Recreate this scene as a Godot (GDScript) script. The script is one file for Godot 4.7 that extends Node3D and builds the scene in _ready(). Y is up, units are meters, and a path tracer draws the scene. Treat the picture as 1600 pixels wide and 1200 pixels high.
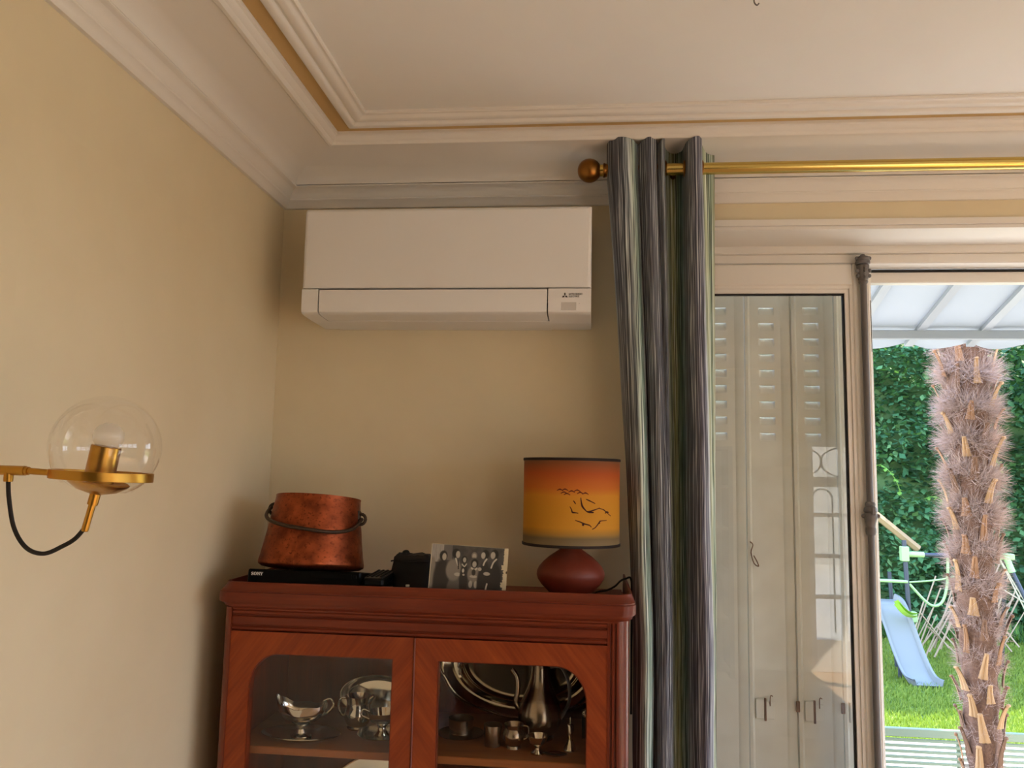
extends Node3D
# A dining-room corner: white air conditioner, vitrine of silver, striped curtain, French window on a garden.
# Back wall (with the window) is z = 0, left wall is x = 0, floor is y = 0.

const ROOM_W := 4.4
const ROOM_D := 4.6
const ROOM_H := 2.578

var taken := {}
var M := {}

# ---------------------------------------------------------------- mesh building
class MB:
	var v := PackedVector3Array()
	var uv := PackedVector2Array()
	var xf := Transform3D()

	func tri(a: Vector3, b: Vector3, c: Vector3, ua := Vector2.ZERO, ub := Vector2.ZERO, uc := Vector2.ZERO) -> void:
		v.append(xf * a); v.append(xf * b); v.append(xf * c)
		uv.append(ua); uv.append(ub); uv.append(uc)

	func quad(a: Vector3, b: Vector3, c: Vector3, d: Vector3, ua := Vector2(0, 0), ub := Vector2(1, 0), uc := Vector2(1, 1), ud := Vector2(0, 1)) -> void:
		tri(a, b, c, ua, ub, uc)
		tri(a, c, d, ua, uc, ud)

	# closed pieces are turned so that their front faces (clockwise) look outwards
	func fix(start: int) -> void:
		var vol := 0.0
		var o := v[start] if start < v.size() else Vector3.ZERO
		for i in range(start, v.size(), 3):
			vol += (v[i] - o).dot((v[i + 1] - o).cross(v[i + 2] - o))
		if vol > 0.0:
			for i in range(start, v.size(), 3):
				var t := v[i + 1]; v[i + 1] = v[i + 2]; v[i + 2] = t
				var s := uv[i + 1]; uv[i + 1] = uv[i + 2]; uv[i + 2] = s

	func box(lo: Vector3, hi: Vector3) -> MB:
		var s := v.size()
		var p := []
		for i in 8:
			p.append(Vector3(hi.x if i & 1 else lo.x, hi.y if i & 2 else lo.y, hi.z if i & 4 else lo.z))
		for f in [[0, 1, 3, 2], [4, 5, 7, 6], [0, 1, 5, 4], [2, 3, 7, 6], [0, 2, 6, 4], [1, 3, 7, 5]]:
			var up := Vector2(0, 1)
			quad(p[f[0]], p[f[1]], p[f[2]], p[f[3]], Vector2(0, 1), Vector2(1, 1), Vector2(1, 0), Vector2(0, 0))
		# outward winding face by face
		var c := xf * ((lo + hi) / 2)
		for i in range(s, v.size(), 3):
			var n := (v[i + 1] - v[i]).cross(v[i + 2] - v[i])
			if n.dot((v[i] + v[i + 1] + v[i + 2]) / 3.0 - c) > 0:
				var t := v[i + 1]; v[i + 1] = v[i + 2]; v[i + 2] = t
				var q := uv[i + 1]; uv[i + 1] = uv[i + 2]; uv[i + 2] = q
		return self

	# box with chamfered edges
	func bbox(lo: Vector3, hi: Vector3, b := 0.003) -> MB:
		var s := v.size()
		var c := (lo + hi) / 2
		var h := (hi - lo) / 2
		b = minf(b, minf(h.x, minf(h.y, h.z)) * 0.9)
		var q := func(sx: int, sy: int, sz: int, ax: int) -> Vector3:
			var e := Vector3(h.x - (0.0 if ax == 0 else b), h.y - (0.0 if ax == 1 else b), h.z - (0.0 if ax == 2 else b))
			return c + Vector3(sx * e.x, sy * e.y, sz * e.z)
		for k in [-1, 1]:
			quad(q.call(k, -1, -1, 0), q.call(k, 1, -1, 0), q.call(k, 1, 1, 0), q.call(k, -1, 1, 0))
			quad(q.call(-1, k, -1, 1), q.call(1, k, -1, 1), q.call(1, k, 1, 1), q.call(-1, k, 1, 1))
			quad(q.call(-1, -1, k, 2), q.call(1, -1, k, 2), q.call(1, 1, k, 2), q.call(-1, 1, k, 2))
		for i in [-1, 1]:
			for j in [-1, 1]:
				quad(q.call(i, j, -1, 0), q.call(i, j, 1, 0), q.call(i, j, 1, 1), q.call(i, j, -1, 1))
				quad(q.call(i, -1, j, 0), q.call(i, 1, j, 0), q.call(i, 1, j, 2), q.call(i, -1, j, 2))
				quad(q.call(-1, i, j, 1), q.call(1, i, j, 1), q.call(1, i, j, 2), q.call(-1, i, j, 2))
				for k in [-1, 1]:
					tri(q.call(i, j, k, 0), q.call(i, j, k, 1), q.call(i, j, k, 2))
		var cc := xf * c
		for i in range(s, v.size(), 3):
			var n := (v[i + 1] - v[i]).cross(v[i + 2] - v[i])
			if n.dot((v[i] + v[i + 1] + v[i + 2]) / 3.0 - cc) > 0:
				var t := v[i + 1]; v[i + 1] = v[i + 2]; v[i + 2] = t
				var u2 := uv[i + 1]; uv[i + 1] = uv[i + 2]; uv[i + 2] = u2
		return self

	# profile of (radius, height) turned round the y axis through c
	func lathe(prof: Array, seg := 32, c := Vector3.ZERO, squash := 1.0, a0 := 0.0) -> MB:
		var s := v.size()
		var n := prof.size()
		for i in n - 1:
			for k in seg:
				var a := a0 + TAU * k / seg
				var b := a0 + TAU * (k + 1) / seg
				var p: Vector2 = prof[i]
				var q: Vector2 = prof[i + 1]
				var A := c + Vector3(cos(a) * p.x, p.y, sin(a) * p.x * squash)
				var B := c + Vector3(cos(b) * p.x, p.y, sin(b) * p.x * squash)
				var C := c + Vector3(cos(b) * q.x, q.y, sin(b) * q.x * squash)
				var D := c + Vector3(cos(a) * q.x, q.y, sin(a) * q.x * squash)
				var u0 := float(k) / seg
				var u1 := float(k + 1) / seg
				var v0 := float(i) / (n - 1)
				var v1 := float(i + 1) / (n - 1)
				if p.x < 1e-6:
					tri(A, C, D, Vector2(u0, v0), Vector2(u1, v1), Vector2(u0, v1))
				elif q.x < 1e-6:
					tri(A, B, C, Vector2(u0, v0), Vector2(u1, v0), Vector2(u1, v1))
				else:
					quad(A, B, C, D, Vector2(u0, v0), Vector2(u1, v0), Vector2(u1, v1), Vector2(u0, v1))
		fix(s)
		return self

	# round tube through points; r is a number or an array of radii
	func tube(pts: Array, r, sides := 10, caps := true, closed := false) -> MB:
		var s := v.size()
		var n := pts.size()
		var rings := []
		var side := Vector3.ZERO
		for i in n:
			var a: Vector3 = pts[(i - 1 + n) % n] if closed else pts[maxi(i - 1, 0)]
			var b: Vector3 = pts[(i + 1) % n] if closed else pts[mini(i + 1, n - 1)]
			var d := (b - a).normalized()
			if side == Vector3.ZERO:
				side = d.cross(Vector3.UP if absf(d.y) < 0.9 else Vector3.RIGHT).normalized()
			side = (side - d * side.dot(d)).normalized()
			var up := d.cross(side)
			var rr: float = r[i] if r is Array else r
			var ring := []
			for k in sides:
				var t := TAU * k / sides
				ring.append(pts[i] + (side * cos(t) + up * sin(t)) * rr)
			rings.append(ring)
		for i in (n if closed else n - 1):
			var j := (i + 1) % n
			for k in sides:
				var l := (k + 1) % sides
				quad(rings[i][k], rings[i][l], rings[j][l], rings[j][k], Vector2(float(k) / sides, float(i) / n), Vector2(float(k + 1) / sides, float(i) / n), Vector2(float(k + 1) / sides, float(i + 1) / n), Vector2(float(k) / sides, float(i + 1) / n))
		if caps and not closed:
			for k in sides:
				var l := (k + 1) % sides
				tri(pts[0], rings[0][l], rings[0][k])
				tri(pts[n - 1], rings[n - 1][k], rings[n - 1][l])
		fix(s)
		return self

	# polygon in x,y pulled along z
	func extrude(poly: PackedVector2Array, z0: float, z1: float) -> MB:
		var s := v.size()
		var idx := Geometry2D.triangulate_polygon(poly)
		for i in range(0, idx.size(), 3):
			var a := poly[idx[i]]; var b := poly[idx[i + 1]]; var c := poly[idx[i + 2]]
			tri(Vector3(a.x, a.y, z1), Vector3(b.x, b.y, z1), Vector3(c.x, c.y, z1), a, b, c)
			tri(Vector3(a.x, a.y, z0), Vector3(c.x, c.y, z0), Vector3(b.x, b.y, z0), a, c, b)
		var n := poly.size()
		# the caps run as the triangulation does; find its turn
		var turn := 0.0
		if idx.size() >= 3:
			turn = (poly[idx[1]] - poly[idx[0]]).cross(poly[idx[2]] - poly[idx[0]])
		var area := 0.0
		for i in n:
			area += poly[i].cross(poly[(i + 1) % n])
		for i in n:
			var a := poly[i]; var b := poly[(i + 1) % n]
			if (area > 0) != (turn > 0):
				var t := a; a = b; b = t
			quad(Vector3(a.x, a.y, z1), Vector3(a.x, a.y, z0), Vector3(b.x, b.y, z0), Vector3(b.x, b.y, z1), a, a, b, b)
		fix(s)
		return self

	# frame: outer outline minus an inner outline with the same number of points, pulled along z
	func ringframe(outer: PackedVector2Array, inner: PackedVector2Array, z0: float, z1: float, chamfer := 0.0) -> MB:
		var s := v.size()
		var n := outer.size()
		for i in n:
			var j := (i + 1) % n
			var a := outer[i]; var b := outer[j]; var c := inner[j]; var d := inner[i]
			quad(Vector3(a.x, a.y, z1), Vector3(b.x, b.y, z1), Vector3(c.x, c.y, z1), Vector3(d.x, d.y, z1), a, b, c, d)
			quad(Vector3(a.x, a.y, z0), Vector3(d.x, d.y, z0), Vector3(c.x, c.y, z0), Vector3(b.x, b.y, z0), a, d, c, b)
			quad(Vector3(a.x, a.y, z1), Vector3(a.x, a.y, z0), Vector3(b.x, b.y, z0), Vector3(b.x, b.y, z1), a, a, b, b)
			quad(Vector3(c.x, c.y, z1), Vector3(c.x, c.y, z0), Vector3(d.x, d.y, z0), Vector3(d.x, d.y, z1), c, c, d, d)
		fix(s)
		return self

	# closed profile of (offset from wall, height) run round the room with mitred corners
	func run_round(prof: Array, w: float, d: float) -> MB:
		var s := v.size()
		var n := prof.size()
		for i in n:
			var p: Vector2 = prof[i]
			var q: Vector2 = prof[(i + 1) % n]
			var cp := [Vector3(p.x, p.y, p.x), Vector3(w - p.x, p.y, p.x), Vector3(w - p.x, p.y, d - p.x), Vector3(p.x, p.y, d - p.x)]
			var cq := [Vector3(q.x, q.y, q.x), Vector3(w - q.x, q.y, q.x), Vector3(w - q.x, q.y, d - q.x), Vector3(q.x, q.y, d - q.x)]
			for k in 4:
				var l := (k + 1) % 4
				quad(cp[k], cp[l], cq[l], cq[k])
		fix(s)
		return self

	# surface from a function of (u, v) in 0..1
	func grid(f: Callable, nu: int, nv: int) -> MB:
		for i in nu:
			for j in nv:
				var u0 := float(i) / nu; var u1 := float(i + 1) / nu
				var v0 := float(j) / nv; var v1 := float(j + 1) / nv
				quad(f.call(u0, v0), f.call(u1, v0), f.call(u1, v1), f.call(u0, v1), Vector2(u0, v0), Vector2(u1, v0), Vector2(u1, v1), Vector2(u0, v1))
		return self

	func mesh(crease := 38.0) -> ArrayMesh:
		var n := v.size()
		var fn := PackedVector3Array()
		fn.resize(n / 3)
		var groups := {}
		for i in range(0, n, 3):
			fn[i / 3] = -(v[i + 1] - v[i]).cross(v[i + 2] - v[i])
		var norm := PackedVector3Array()
		norm.resize(n)
		if crease > 0.0:
			for i in n:
				var key := Vector3i((v[i] * 20000.0).round())
				if groups.has(key):
					groups[key].append(i / 3)
				else:
					groups[key] = PackedInt32Array([i / 3])
		var lim := cos(deg_to_rad(crease))
		for i in n:
			var me := fn[i / 3]
			if crease <= 0.0:
				norm[i] = me.normalized()
				continue
			var mn := me.normalized()
			var sum := Vector3.ZERO
			for f in groups[Vector3i((v[i] * 20000.0).round())]:
				var o := fn[f]
				if o.normalized().dot(mn) >= lim:
					sum += o
			norm[i] = sum.normalized() if sum.length() > 1e-14 else Vector3.UP
		var arr := []
		arr.resize(Mesh.ARRAY_MAX)
		arr[Mesh.ARRAY_VERTEX] = v
		arr[Mesh.ARRAY_NORMAL] = norm
		arr[Mesh.ARRAY_TEX_UV] = uv
		var m := ArrayMesh.new()
		m.add_surface_from_arrays(Mesh.PRIMITIVE_TRIANGLES, arr)
		return m

# ---------------------------------------------------------------- scene helpers
func numbered(called: String) -> String:
	if not taken.has(called):
		taken[called] = 0
		return called
	taken[called] += 1
	return "%s_%03d" % [called, taken[called]]

func tag(o: Node, label: String, category: String, group := "", kind := "") -> Node:
	if label: o.set_meta("label", label)
	if category: o.set_meta("category", category)
	if group: o.set_meta("group", group)
	if kind: o.set_meta("kind", kind)
	return o

func thing(called: String, label: String, category: String, at: Vector3, group := "") -> Node3D:
	var o := Node3D.new()
	o.name = numbered(called)
	add_child(o)
	o.position = at
	tag(o, label, category, group)
	return o

# a part in its thing's own axes
func part(parent: Node, called: String, mb: MB, mat: Material, crease := 38.0, label := "") -> MeshInstance3D:
	var o := MeshInstance3D.new()
	o.name = called
	o.mesh = mb.mesh(crease)
	o.material_override = mat
	parent.add_child(o, true)
	if label: o.set_meta("label", label)
	return o

# a part whose mesh was laid out in room coordinates
func wpart(parent: Node3D, called: String, mb: MB, mat: Material, crease := 38.0, label := "") -> MeshInstance3D:
	var base := Vector3.ZERO
	var p: Node = parent
	while p != self:
		base += (p as Node3D).position
		p = p.get_parent()
	for i in mb.v.size():
		mb.v[i] -= base
	return part(parent, called, mb, mat, crease, label)

func same(parent: Node, called: String, mesh: Mesh, mat: Material, t: Transform3D, label := "") -> MeshInstance3D:
	var o := MeshInstance3D.new()
	o.name = called
	o.mesh = mesh
	o.material_override = mat
	o.transform = t
	parent.add_child(o, true)
	if label: o.set_meta("label", label)
	return o

func structure(called: String, mb: MB, mat: Material, crease := 38.0) -> MeshInstance3D:
	var o := part(self, called, mb, mat, crease)
	o.set_meta("kind", "structure")
	return o

func mb() -> MB:
	return MB.new()

func catmull(p: Array, t: float):
	var n := p.size()
	var f := clampf(t, 0.0, 1.0) * (n - 1)
	var i := mini(int(f), n - 2)
	var k := f - i
	var a = p[maxi(i - 1, 0)]; var b = p[i]; var c = p[i + 1]; var d = p[mini(i + 2, n - 1)]
	return 0.5 * ((2.0 * b) + (c - a) * k + (2.0 * a - 5.0 * b + 4.0 * c - d) * k * k + (3.0 * b - a - 3.0 * c + d) * k * k * k)

func spline(p: Array, n: int) -> Array:
	var o := []
	for i in n + 1:
		o.append(catmull(p, float(i) / n))
	return o

# ---------------------------------------------------------------- materials
func mat(called: String, c: Color, rough := 0.6, metal := 0.0, spec := 0.5) -> StandardMaterial3D:
	var m := StandardMaterial3D.new()
	m.resource_name = called
	m.albedo_color = c
	m.roughness = rough
	m.metallic = metal
	m.metallic_specular = spec
	return m

func noise(freq: float, sd: int, oct := 4) -> FastNoiseLite:
	var n := FastNoiseLite.new()
	n.seed = sd
	n.frequency = freq
	n.noise_type = FastNoiseLite.TYPE_SIMPLEX_SMOOTH
	n.fractal_octaves = oct
	return n

func picture(w: int, h: int, f: Callable) -> ImageTexture:
	var im := Image.create(w, h, false, Image.FORMAT_RGB8)
	for y in h:
		for x in w:
			im.set_pixel(x, y, f.call(x, y))
	return ImageTexture.create_from_image(im)

func tri_map(m: StandardMaterial3D, scale: Vector3, world := false) -> void:
	m.uv1_triplanar = true
	m.uv1_world_triplanar = world
	m.uv1_scale = scale

func mottled(called: String, a: Color, b: Color, freq: float, sd: int, scale: float, rough: float, metal := 0.0, bump := 0.0) -> StandardMaterial3D:
	var n := noise(freq, sd)
	var m := mat(called, Color.WHITE, rough, metal)
	m.albedo_texture = picture(256, 256, func(x, y): return a.lerp(b, clampf(0.5 + 0.75 * n.get_noise_2d(x, y), 0, 1)))
	tri_map(m, Vector3.ONE * scale, true)
	if bump > 0:
		m.heightmap_enabled = true
		m.heightmap_texture = picture(256, 256, func(x, y): var k := clampf(0.5 + 0.6 * n.get_noise_2d(x * 3.1, y * 3.1), 0, 1); return Color(k, k, k))
		m.heightmap_scale = bump
	return m

# wood whose grain runs along x (or along y when upright)
func wood(called: String, dark: Color, light: Color, sd: int, rough: float, upright: bool, scale := 1.4, coat := 0.0) -> StandardMaterial3D:
	var n := noise(0.012, sd, 4)
	var fine := noise(0.05, sd + 7, 3)
	var m := mat(called, Color.WHITE, rough)
	m.albedo_texture = picture(384, 384, func(x, y):
		var g = x if not upright else y
		var c = y if not upright else x
		var k = 0.5 + 0.5 * n.get_noise_2d(g * 0.35, c * 2.6) + 0.28 * fine.get_noise_2d(g * 0.25, c * 4.5)
		return dark.lerp(light, clampf(k, 0, 1)))
	m.metallic_specular = 0.35
	tri_map(m, Vector3.ONE * scale)
	if coat > 0:
		m.clearcoat_enabled = true
		m.clearcoat = coat
		m.clearcoat_roughness = 0.18
	return m

func glass_pane(called: String, tint: Color, alpha: float) -> StandardMaterial3D:
	var m := mat(called, tint, 0.0)
	m.albedo_color.a = alpha
	m.transparency = BaseMaterial3D.TRANSPARENCY_ALPHA
	return m

# ---------------------------------------------------------------- the scene
func _ready() -> void:
	camera_and_light()
	make_materials()
	build_room()
	build_window()
	build_back_door()
	build_side_window()
	build_added_bookcase()
	build_cabinet()
	build_air_conditioner()
	build_curtain()
	build_sconce()
	build_cabinet_top()
	build_silver()
	build_garden()
	build_small()

func camera_and_light() -> void:
	var cam := Camera3D.new()
	cam.name = "camera"
	cam.fov = rad_to_deg(2.0 * atan(600.0 / 1249.0))
	cam.near = 0.05
	cam.far = 200.0
	add_child(cam)
	var b := Basis(Vector3.UP, deg_to_rad(5.768)) * Basis(Vector3.RIGHT, deg_to_rad(6.575)) * Basis(Vector3.BACK, deg_to_rad(1.156))
	cam.transform = Transform3D(b, Vector3(0.9588, 1.62, 2.3301))
	cam.current = true

	var sky_mat := ProceduralSkyMaterial.new()
	sky_mat.sky_top_color = Color(0.57, 0.69, 0.88)
	sky_mat.sky_horizon_color = Color(0.86, 0.90, 0.95)
	sky_mat.sky_curve = 0.25
	sky_mat.ground_bottom_color = Color(0.40, 0.42, 0.34)
	sky_mat.ground_horizon_color = Color(0.62, 0.66, 0.60)
	sky_mat.sky_energy_multiplier = 2.2
	sky_mat.ground_energy_multiplier = 1.2
	sky_mat.sun_angle_max = 1.0
	var sky := Sky.new()
	sky.sky_material = sky_mat
	var env := Environment.new()
	env.background_mode = Environment.BG_SKY
	env.sky = sky
	env.tonemap_mode = Environment.TONE_MAPPER_LINEAR
	env.tonemap_exposure = 1.48
	env.sdfgi_enabled = true
	env.ssao_enabled = true
	env.ssil_enabled = true
	var we := WorldEnvironment.new()
	we.name = "surroundings"
	we.environment = env
	add_child(we)

	var sun := DirectionalLight3D.new()
	sun.name = "sun"
	sun.light_color = Color(1.0, 0.95, 0.86)
	sun.light_energy = 7.0
	sun.light_angular_distance = 0.6
	sun.shadow_enabled = true
	add_child(sun)
	# the sun stands high over the garden, to the right
	var el := deg_to_rad(46.0)
	var az := deg_to_rad(58.0)
	var to_sun := Vector3(sin(az) * cos(el), sin(el), -cos(az) * cos(el))
	sun.look_at_from_position(to_sun * 30.0, Vector3.ZERO)

func make_materials() -> void:
	M.wall = mottled("cream wall paint", Color(0.890, 0.830, 0.700), Color(0.878, 0.815, 0.682), 0.02, 3, 0.9, 0.75, 0.0, 0.02)
	M.ceiling = mottled("white ceiling paint", Color(0.930, 0.912, 0.888), Color(0.918, 0.900, 0.876), 0.015, 5, 0.7, 0.8, 0.0, 0.015)
	M.plaster = mat("white moulding paint", Color(0.905, 0.88, 0.845), 0.55)
	M.gold_band = mat("ochre band paint", Color(0.80, 0.665, 0.44), 0.6)
	M.floor = wood("oak floor", Color(0.70, 0.56, 0.42), Color(0.80, 0.67, 0.53), 21, 0.4, false, 0.5, 0.2)
	M.frame_paint = mat("white window paint", Color(0.90, 0.875, 0.84), 0.38)
	M.seal_and_gap_shade = mat("dark window seal", Color(0.10, 0.09, 0.09), 0.7)  # rubber seals, and the painted gap shadow in the window head
	M.pane = glass_pane("window glass", Color(0.2, 0.22, 0.21), 0.01)
	M.iron = mat("grey painted iron", Color(0.41, 0.39, 0.385), 0.42, 0.0)
	M.brass = mat("polished brass", Color(0.84, 0.74, 0.43), 0.2, 1.0)
	M.brass_dark = mat("aged brass", Color(0.56, 0.38, 0.18), 0.3, 1.0)
	M.brass_satin = mat("satin brass", Color(0.74, 0.55, 0.24), 0.3, 1.0)
	M.black = mat("black plastic", Color(0.030, 0.027, 0.025), 0.45, 0.0, 0.25)
	M.wood_h = wood("mahogany veneer", Color(0.38, 0.145, 0.075), Color(0.51, 0.215, 0.105), 31, 0.48, false, 1.6, 0.18)
	M.wood_v = wood("mahogany veneer upright", Color(0.36, 0.14, 0.07), Color(0.49, 0.20, 0.10), 37, 0.38, true, 1.6, 0.5)
	M.wood_door = wood("figured door veneer", Color(0.46, 0.175, 0.062), Color(0.62, 0.285, 0.108), 41, 0.5, true, 1.5, 0.15)
	M.wood_door.uv1_triplanar = false
	M.dark_wood = mat("dark stained wood", Color(0.16, 0.10, 0.07), 0.5)
	M.shelf = wood("shelf wood", Color(0.50, 0.28, 0.13), Color(0.62, 0.37, 0.18), 53, 0.5, false, 1.4)
	M.silver = mat("polished silver", Color(0.80, 0.77, 0.71), 0.11, 1.0)
	M.silver_dull = mat("tarnished silver", Color(0.62, 0.57, 0.50), 0.24, 1.0)
	M.ac = mat("white plastic casing", Color(0.905, 0.895, 0.885), 0.32)
	more_materials()

func build_room() -> void:
	var w := ROOM_W
	var d := ROOM_D
	structure("floor", mb().box(Vector3(-0.3, -0.2, -0.4), Vector3(w + 0.3, 0, d + 0.3)), M.floor)
	structure("ceiling", mb().box(Vector3(-0.3, ROOM_H, -0.0), Vector3(w + 0.3, ROOM_H + 0.25, d + 0.3)), M.ceiling)
	structure("wall_left", mb().box(Vector3(-0.3, 0, 0), Vector3(0, ROOM_H, d)), M.wall)
	var wr := mb()
	wr.box(Vector3(w, 0, 0), Vector3(w + 0.3, ROOM_H, 0.75))
	wr.box(Vector3(w, 2.25, 0.75), Vector3(w + 0.3, ROOM_H, 4.05))
	wr.box(Vector3(w, 0, 4.05), Vector3(w + 0.3, ROOM_H, d))
	structure("wall_right", wr, M.wall)
	var wb := mb()
	wb.box(Vector3(-0.3, 0, -0.40), Vector3(1.10, ROOM_H, 0))
	wb.box(Vector3(1.10, 2.36, -0.40), Vector3(3.30, ROOM_H, 0))
	wb.box(Vector3(3.30, 0, -0.40), Vector3(w + 0.3, ROOM_H, 0))
	wb.box(Vector3(-0.3, ROOM_H, -0.40), Vector3(w + 0.3, 3.7, 0))
	structure("wall_back", wb, M.wall)
	var wf := mb()
	wf.box(Vector3(-0.3, 0, d), Vector3(2.86, ROOM_H, d + 0.3))
	wf.box(Vector3(2.86, 2.0, d), Vector3(3.98, ROOM_H, d + 0.3))
	wf.box(Vector3(3.98, 0, d), Vector3(w + 0.3, ROOM_H, d + 0.3))
	structure("wall_front", wf, M.wall)
	# cornice on the wall: fillet, groove, ogee
	var low := [Vector2(-0.01, 2.430), Vector2(0.010, 2.430), Vector2(0.013, 2.434), Vector2(0.015, 2.440), Vector2(0.020, 2.447), Vector2(0.026, 2.451), Vector2(0.027, 2.4535), Vector2(0.0265, 2.456), Vector2(0.029, 2.459), Vector2(0.033, 2.466), Vector2(0.037, 2.473), Vector2(0.045, 2.479), Vector2(0.054, 2.482), Vector2(0.057, 2.484), Vector2(0.057, 2.4865), Vector2(0.043, 2.4885), Vector2(-0.01, 2.4885)]
	structure("trim_1", mb().run_round(low, w, d), M.plaster, 30.0)
	var cove := [Vector2(-0.01, 2.487), Vector2(0.043, 2.487), Vector2(0.046, 2.490)]
	for i in 13:
		var a := PI / 2 * i / 12.0
		cove.append(Vector2(0.054 + 0.158 * (1.0 - cos(a)), 2.4905 + 0.0565 * sin(a)))
	cove.append(Vector2(0.214, 2.60))
	cove.append(Vector2(-0.01, 2.60))
	structure("trim_2", mb().run_round(cove, w, d), M.plaster, 30.0)
	var outer := [Vector2(0.204, 2.60), Vector2(0.204, 2.545), Vector2(0.209, 2.542), Vector2(0.217, 2.542), Vector2(0.222, 2.546), Vector2(0.224, 2.550), Vector2(0.228, 2.552), Vector2(0.233, 2.556), Vector2(0.236, 2.561), Vector2(0.241, 2.563), Vector2(0.242, 2.572), Vector2(0.242, 2.60)]
	structure("trim_3", mb().run_round(outer, w, d), M.plaster, 30.0)
	var band := [Vector2(0.240, 2.60), Vector2(0.240, 2.5715), Vector2(0.288, 2.5715), Vector2(0.288, 2.60)]
	structure("trim_4", mb().run_round(band, w, d), M.gold_band)
	var inner := [Vector2(0.284, 2.60), Vector2(0.284, 2.566), Vector2(0.287, 2.562)]
	for i in 7:
		var a := PI * (0.15 + 0.75 * i / 6.0)
		inner.append(Vector2(0.300 - 0.0125 * cos(a), 2.562 - 0.008 * sin(a)))
	inner += [Vector2(0.313, 2.564), Vector2(0.316, 2.564), Vector2(0.320, 2.5615), Vector2(0.328, 2.561), Vector2(0.335, 2.563), Vector2(0.340, 2.568), Vector2(0.344, 2.570), Vector2(0.350, 2.569), Vector2(0.353, 2.571), Vector2(0.353, 2.60)]
	structure("trim_5", mb().run_round(inner, w, d), M.plaster, 30.0)
	# baseboards
	structure("baseboard_left", mb().box(Vector3(0, 0, 0), Vector3(0.015, 0.11, d)), M.plaster)
	structure("baseboard_right", mb().box(Vector3(w - 0.015, 0, 0), Vector3(w, 0.11, d)), M.plaster)
	structure("baseboard_back", mb().box(Vector3(0.015, 0, 0), Vector3(1.08, 0.11, 0.015)), M.plaster)
	# white lining of the reveal, and a bead round the opening
	structure("trim_7", mb().box(Vector3(1.10, 2.350, -0.172), Vector3(3.30, 2.3605, -0.001)), M.plaster)
	structure("trim_6", mb().extrude(PackedVector2Array([Vector2(1.09, 2.36), Vector2(3.31, 2.36), Vector2(3.31, 2.378), Vector2(1.09, 2.378)]), -0.004, 0.009), M.plaster)

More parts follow.
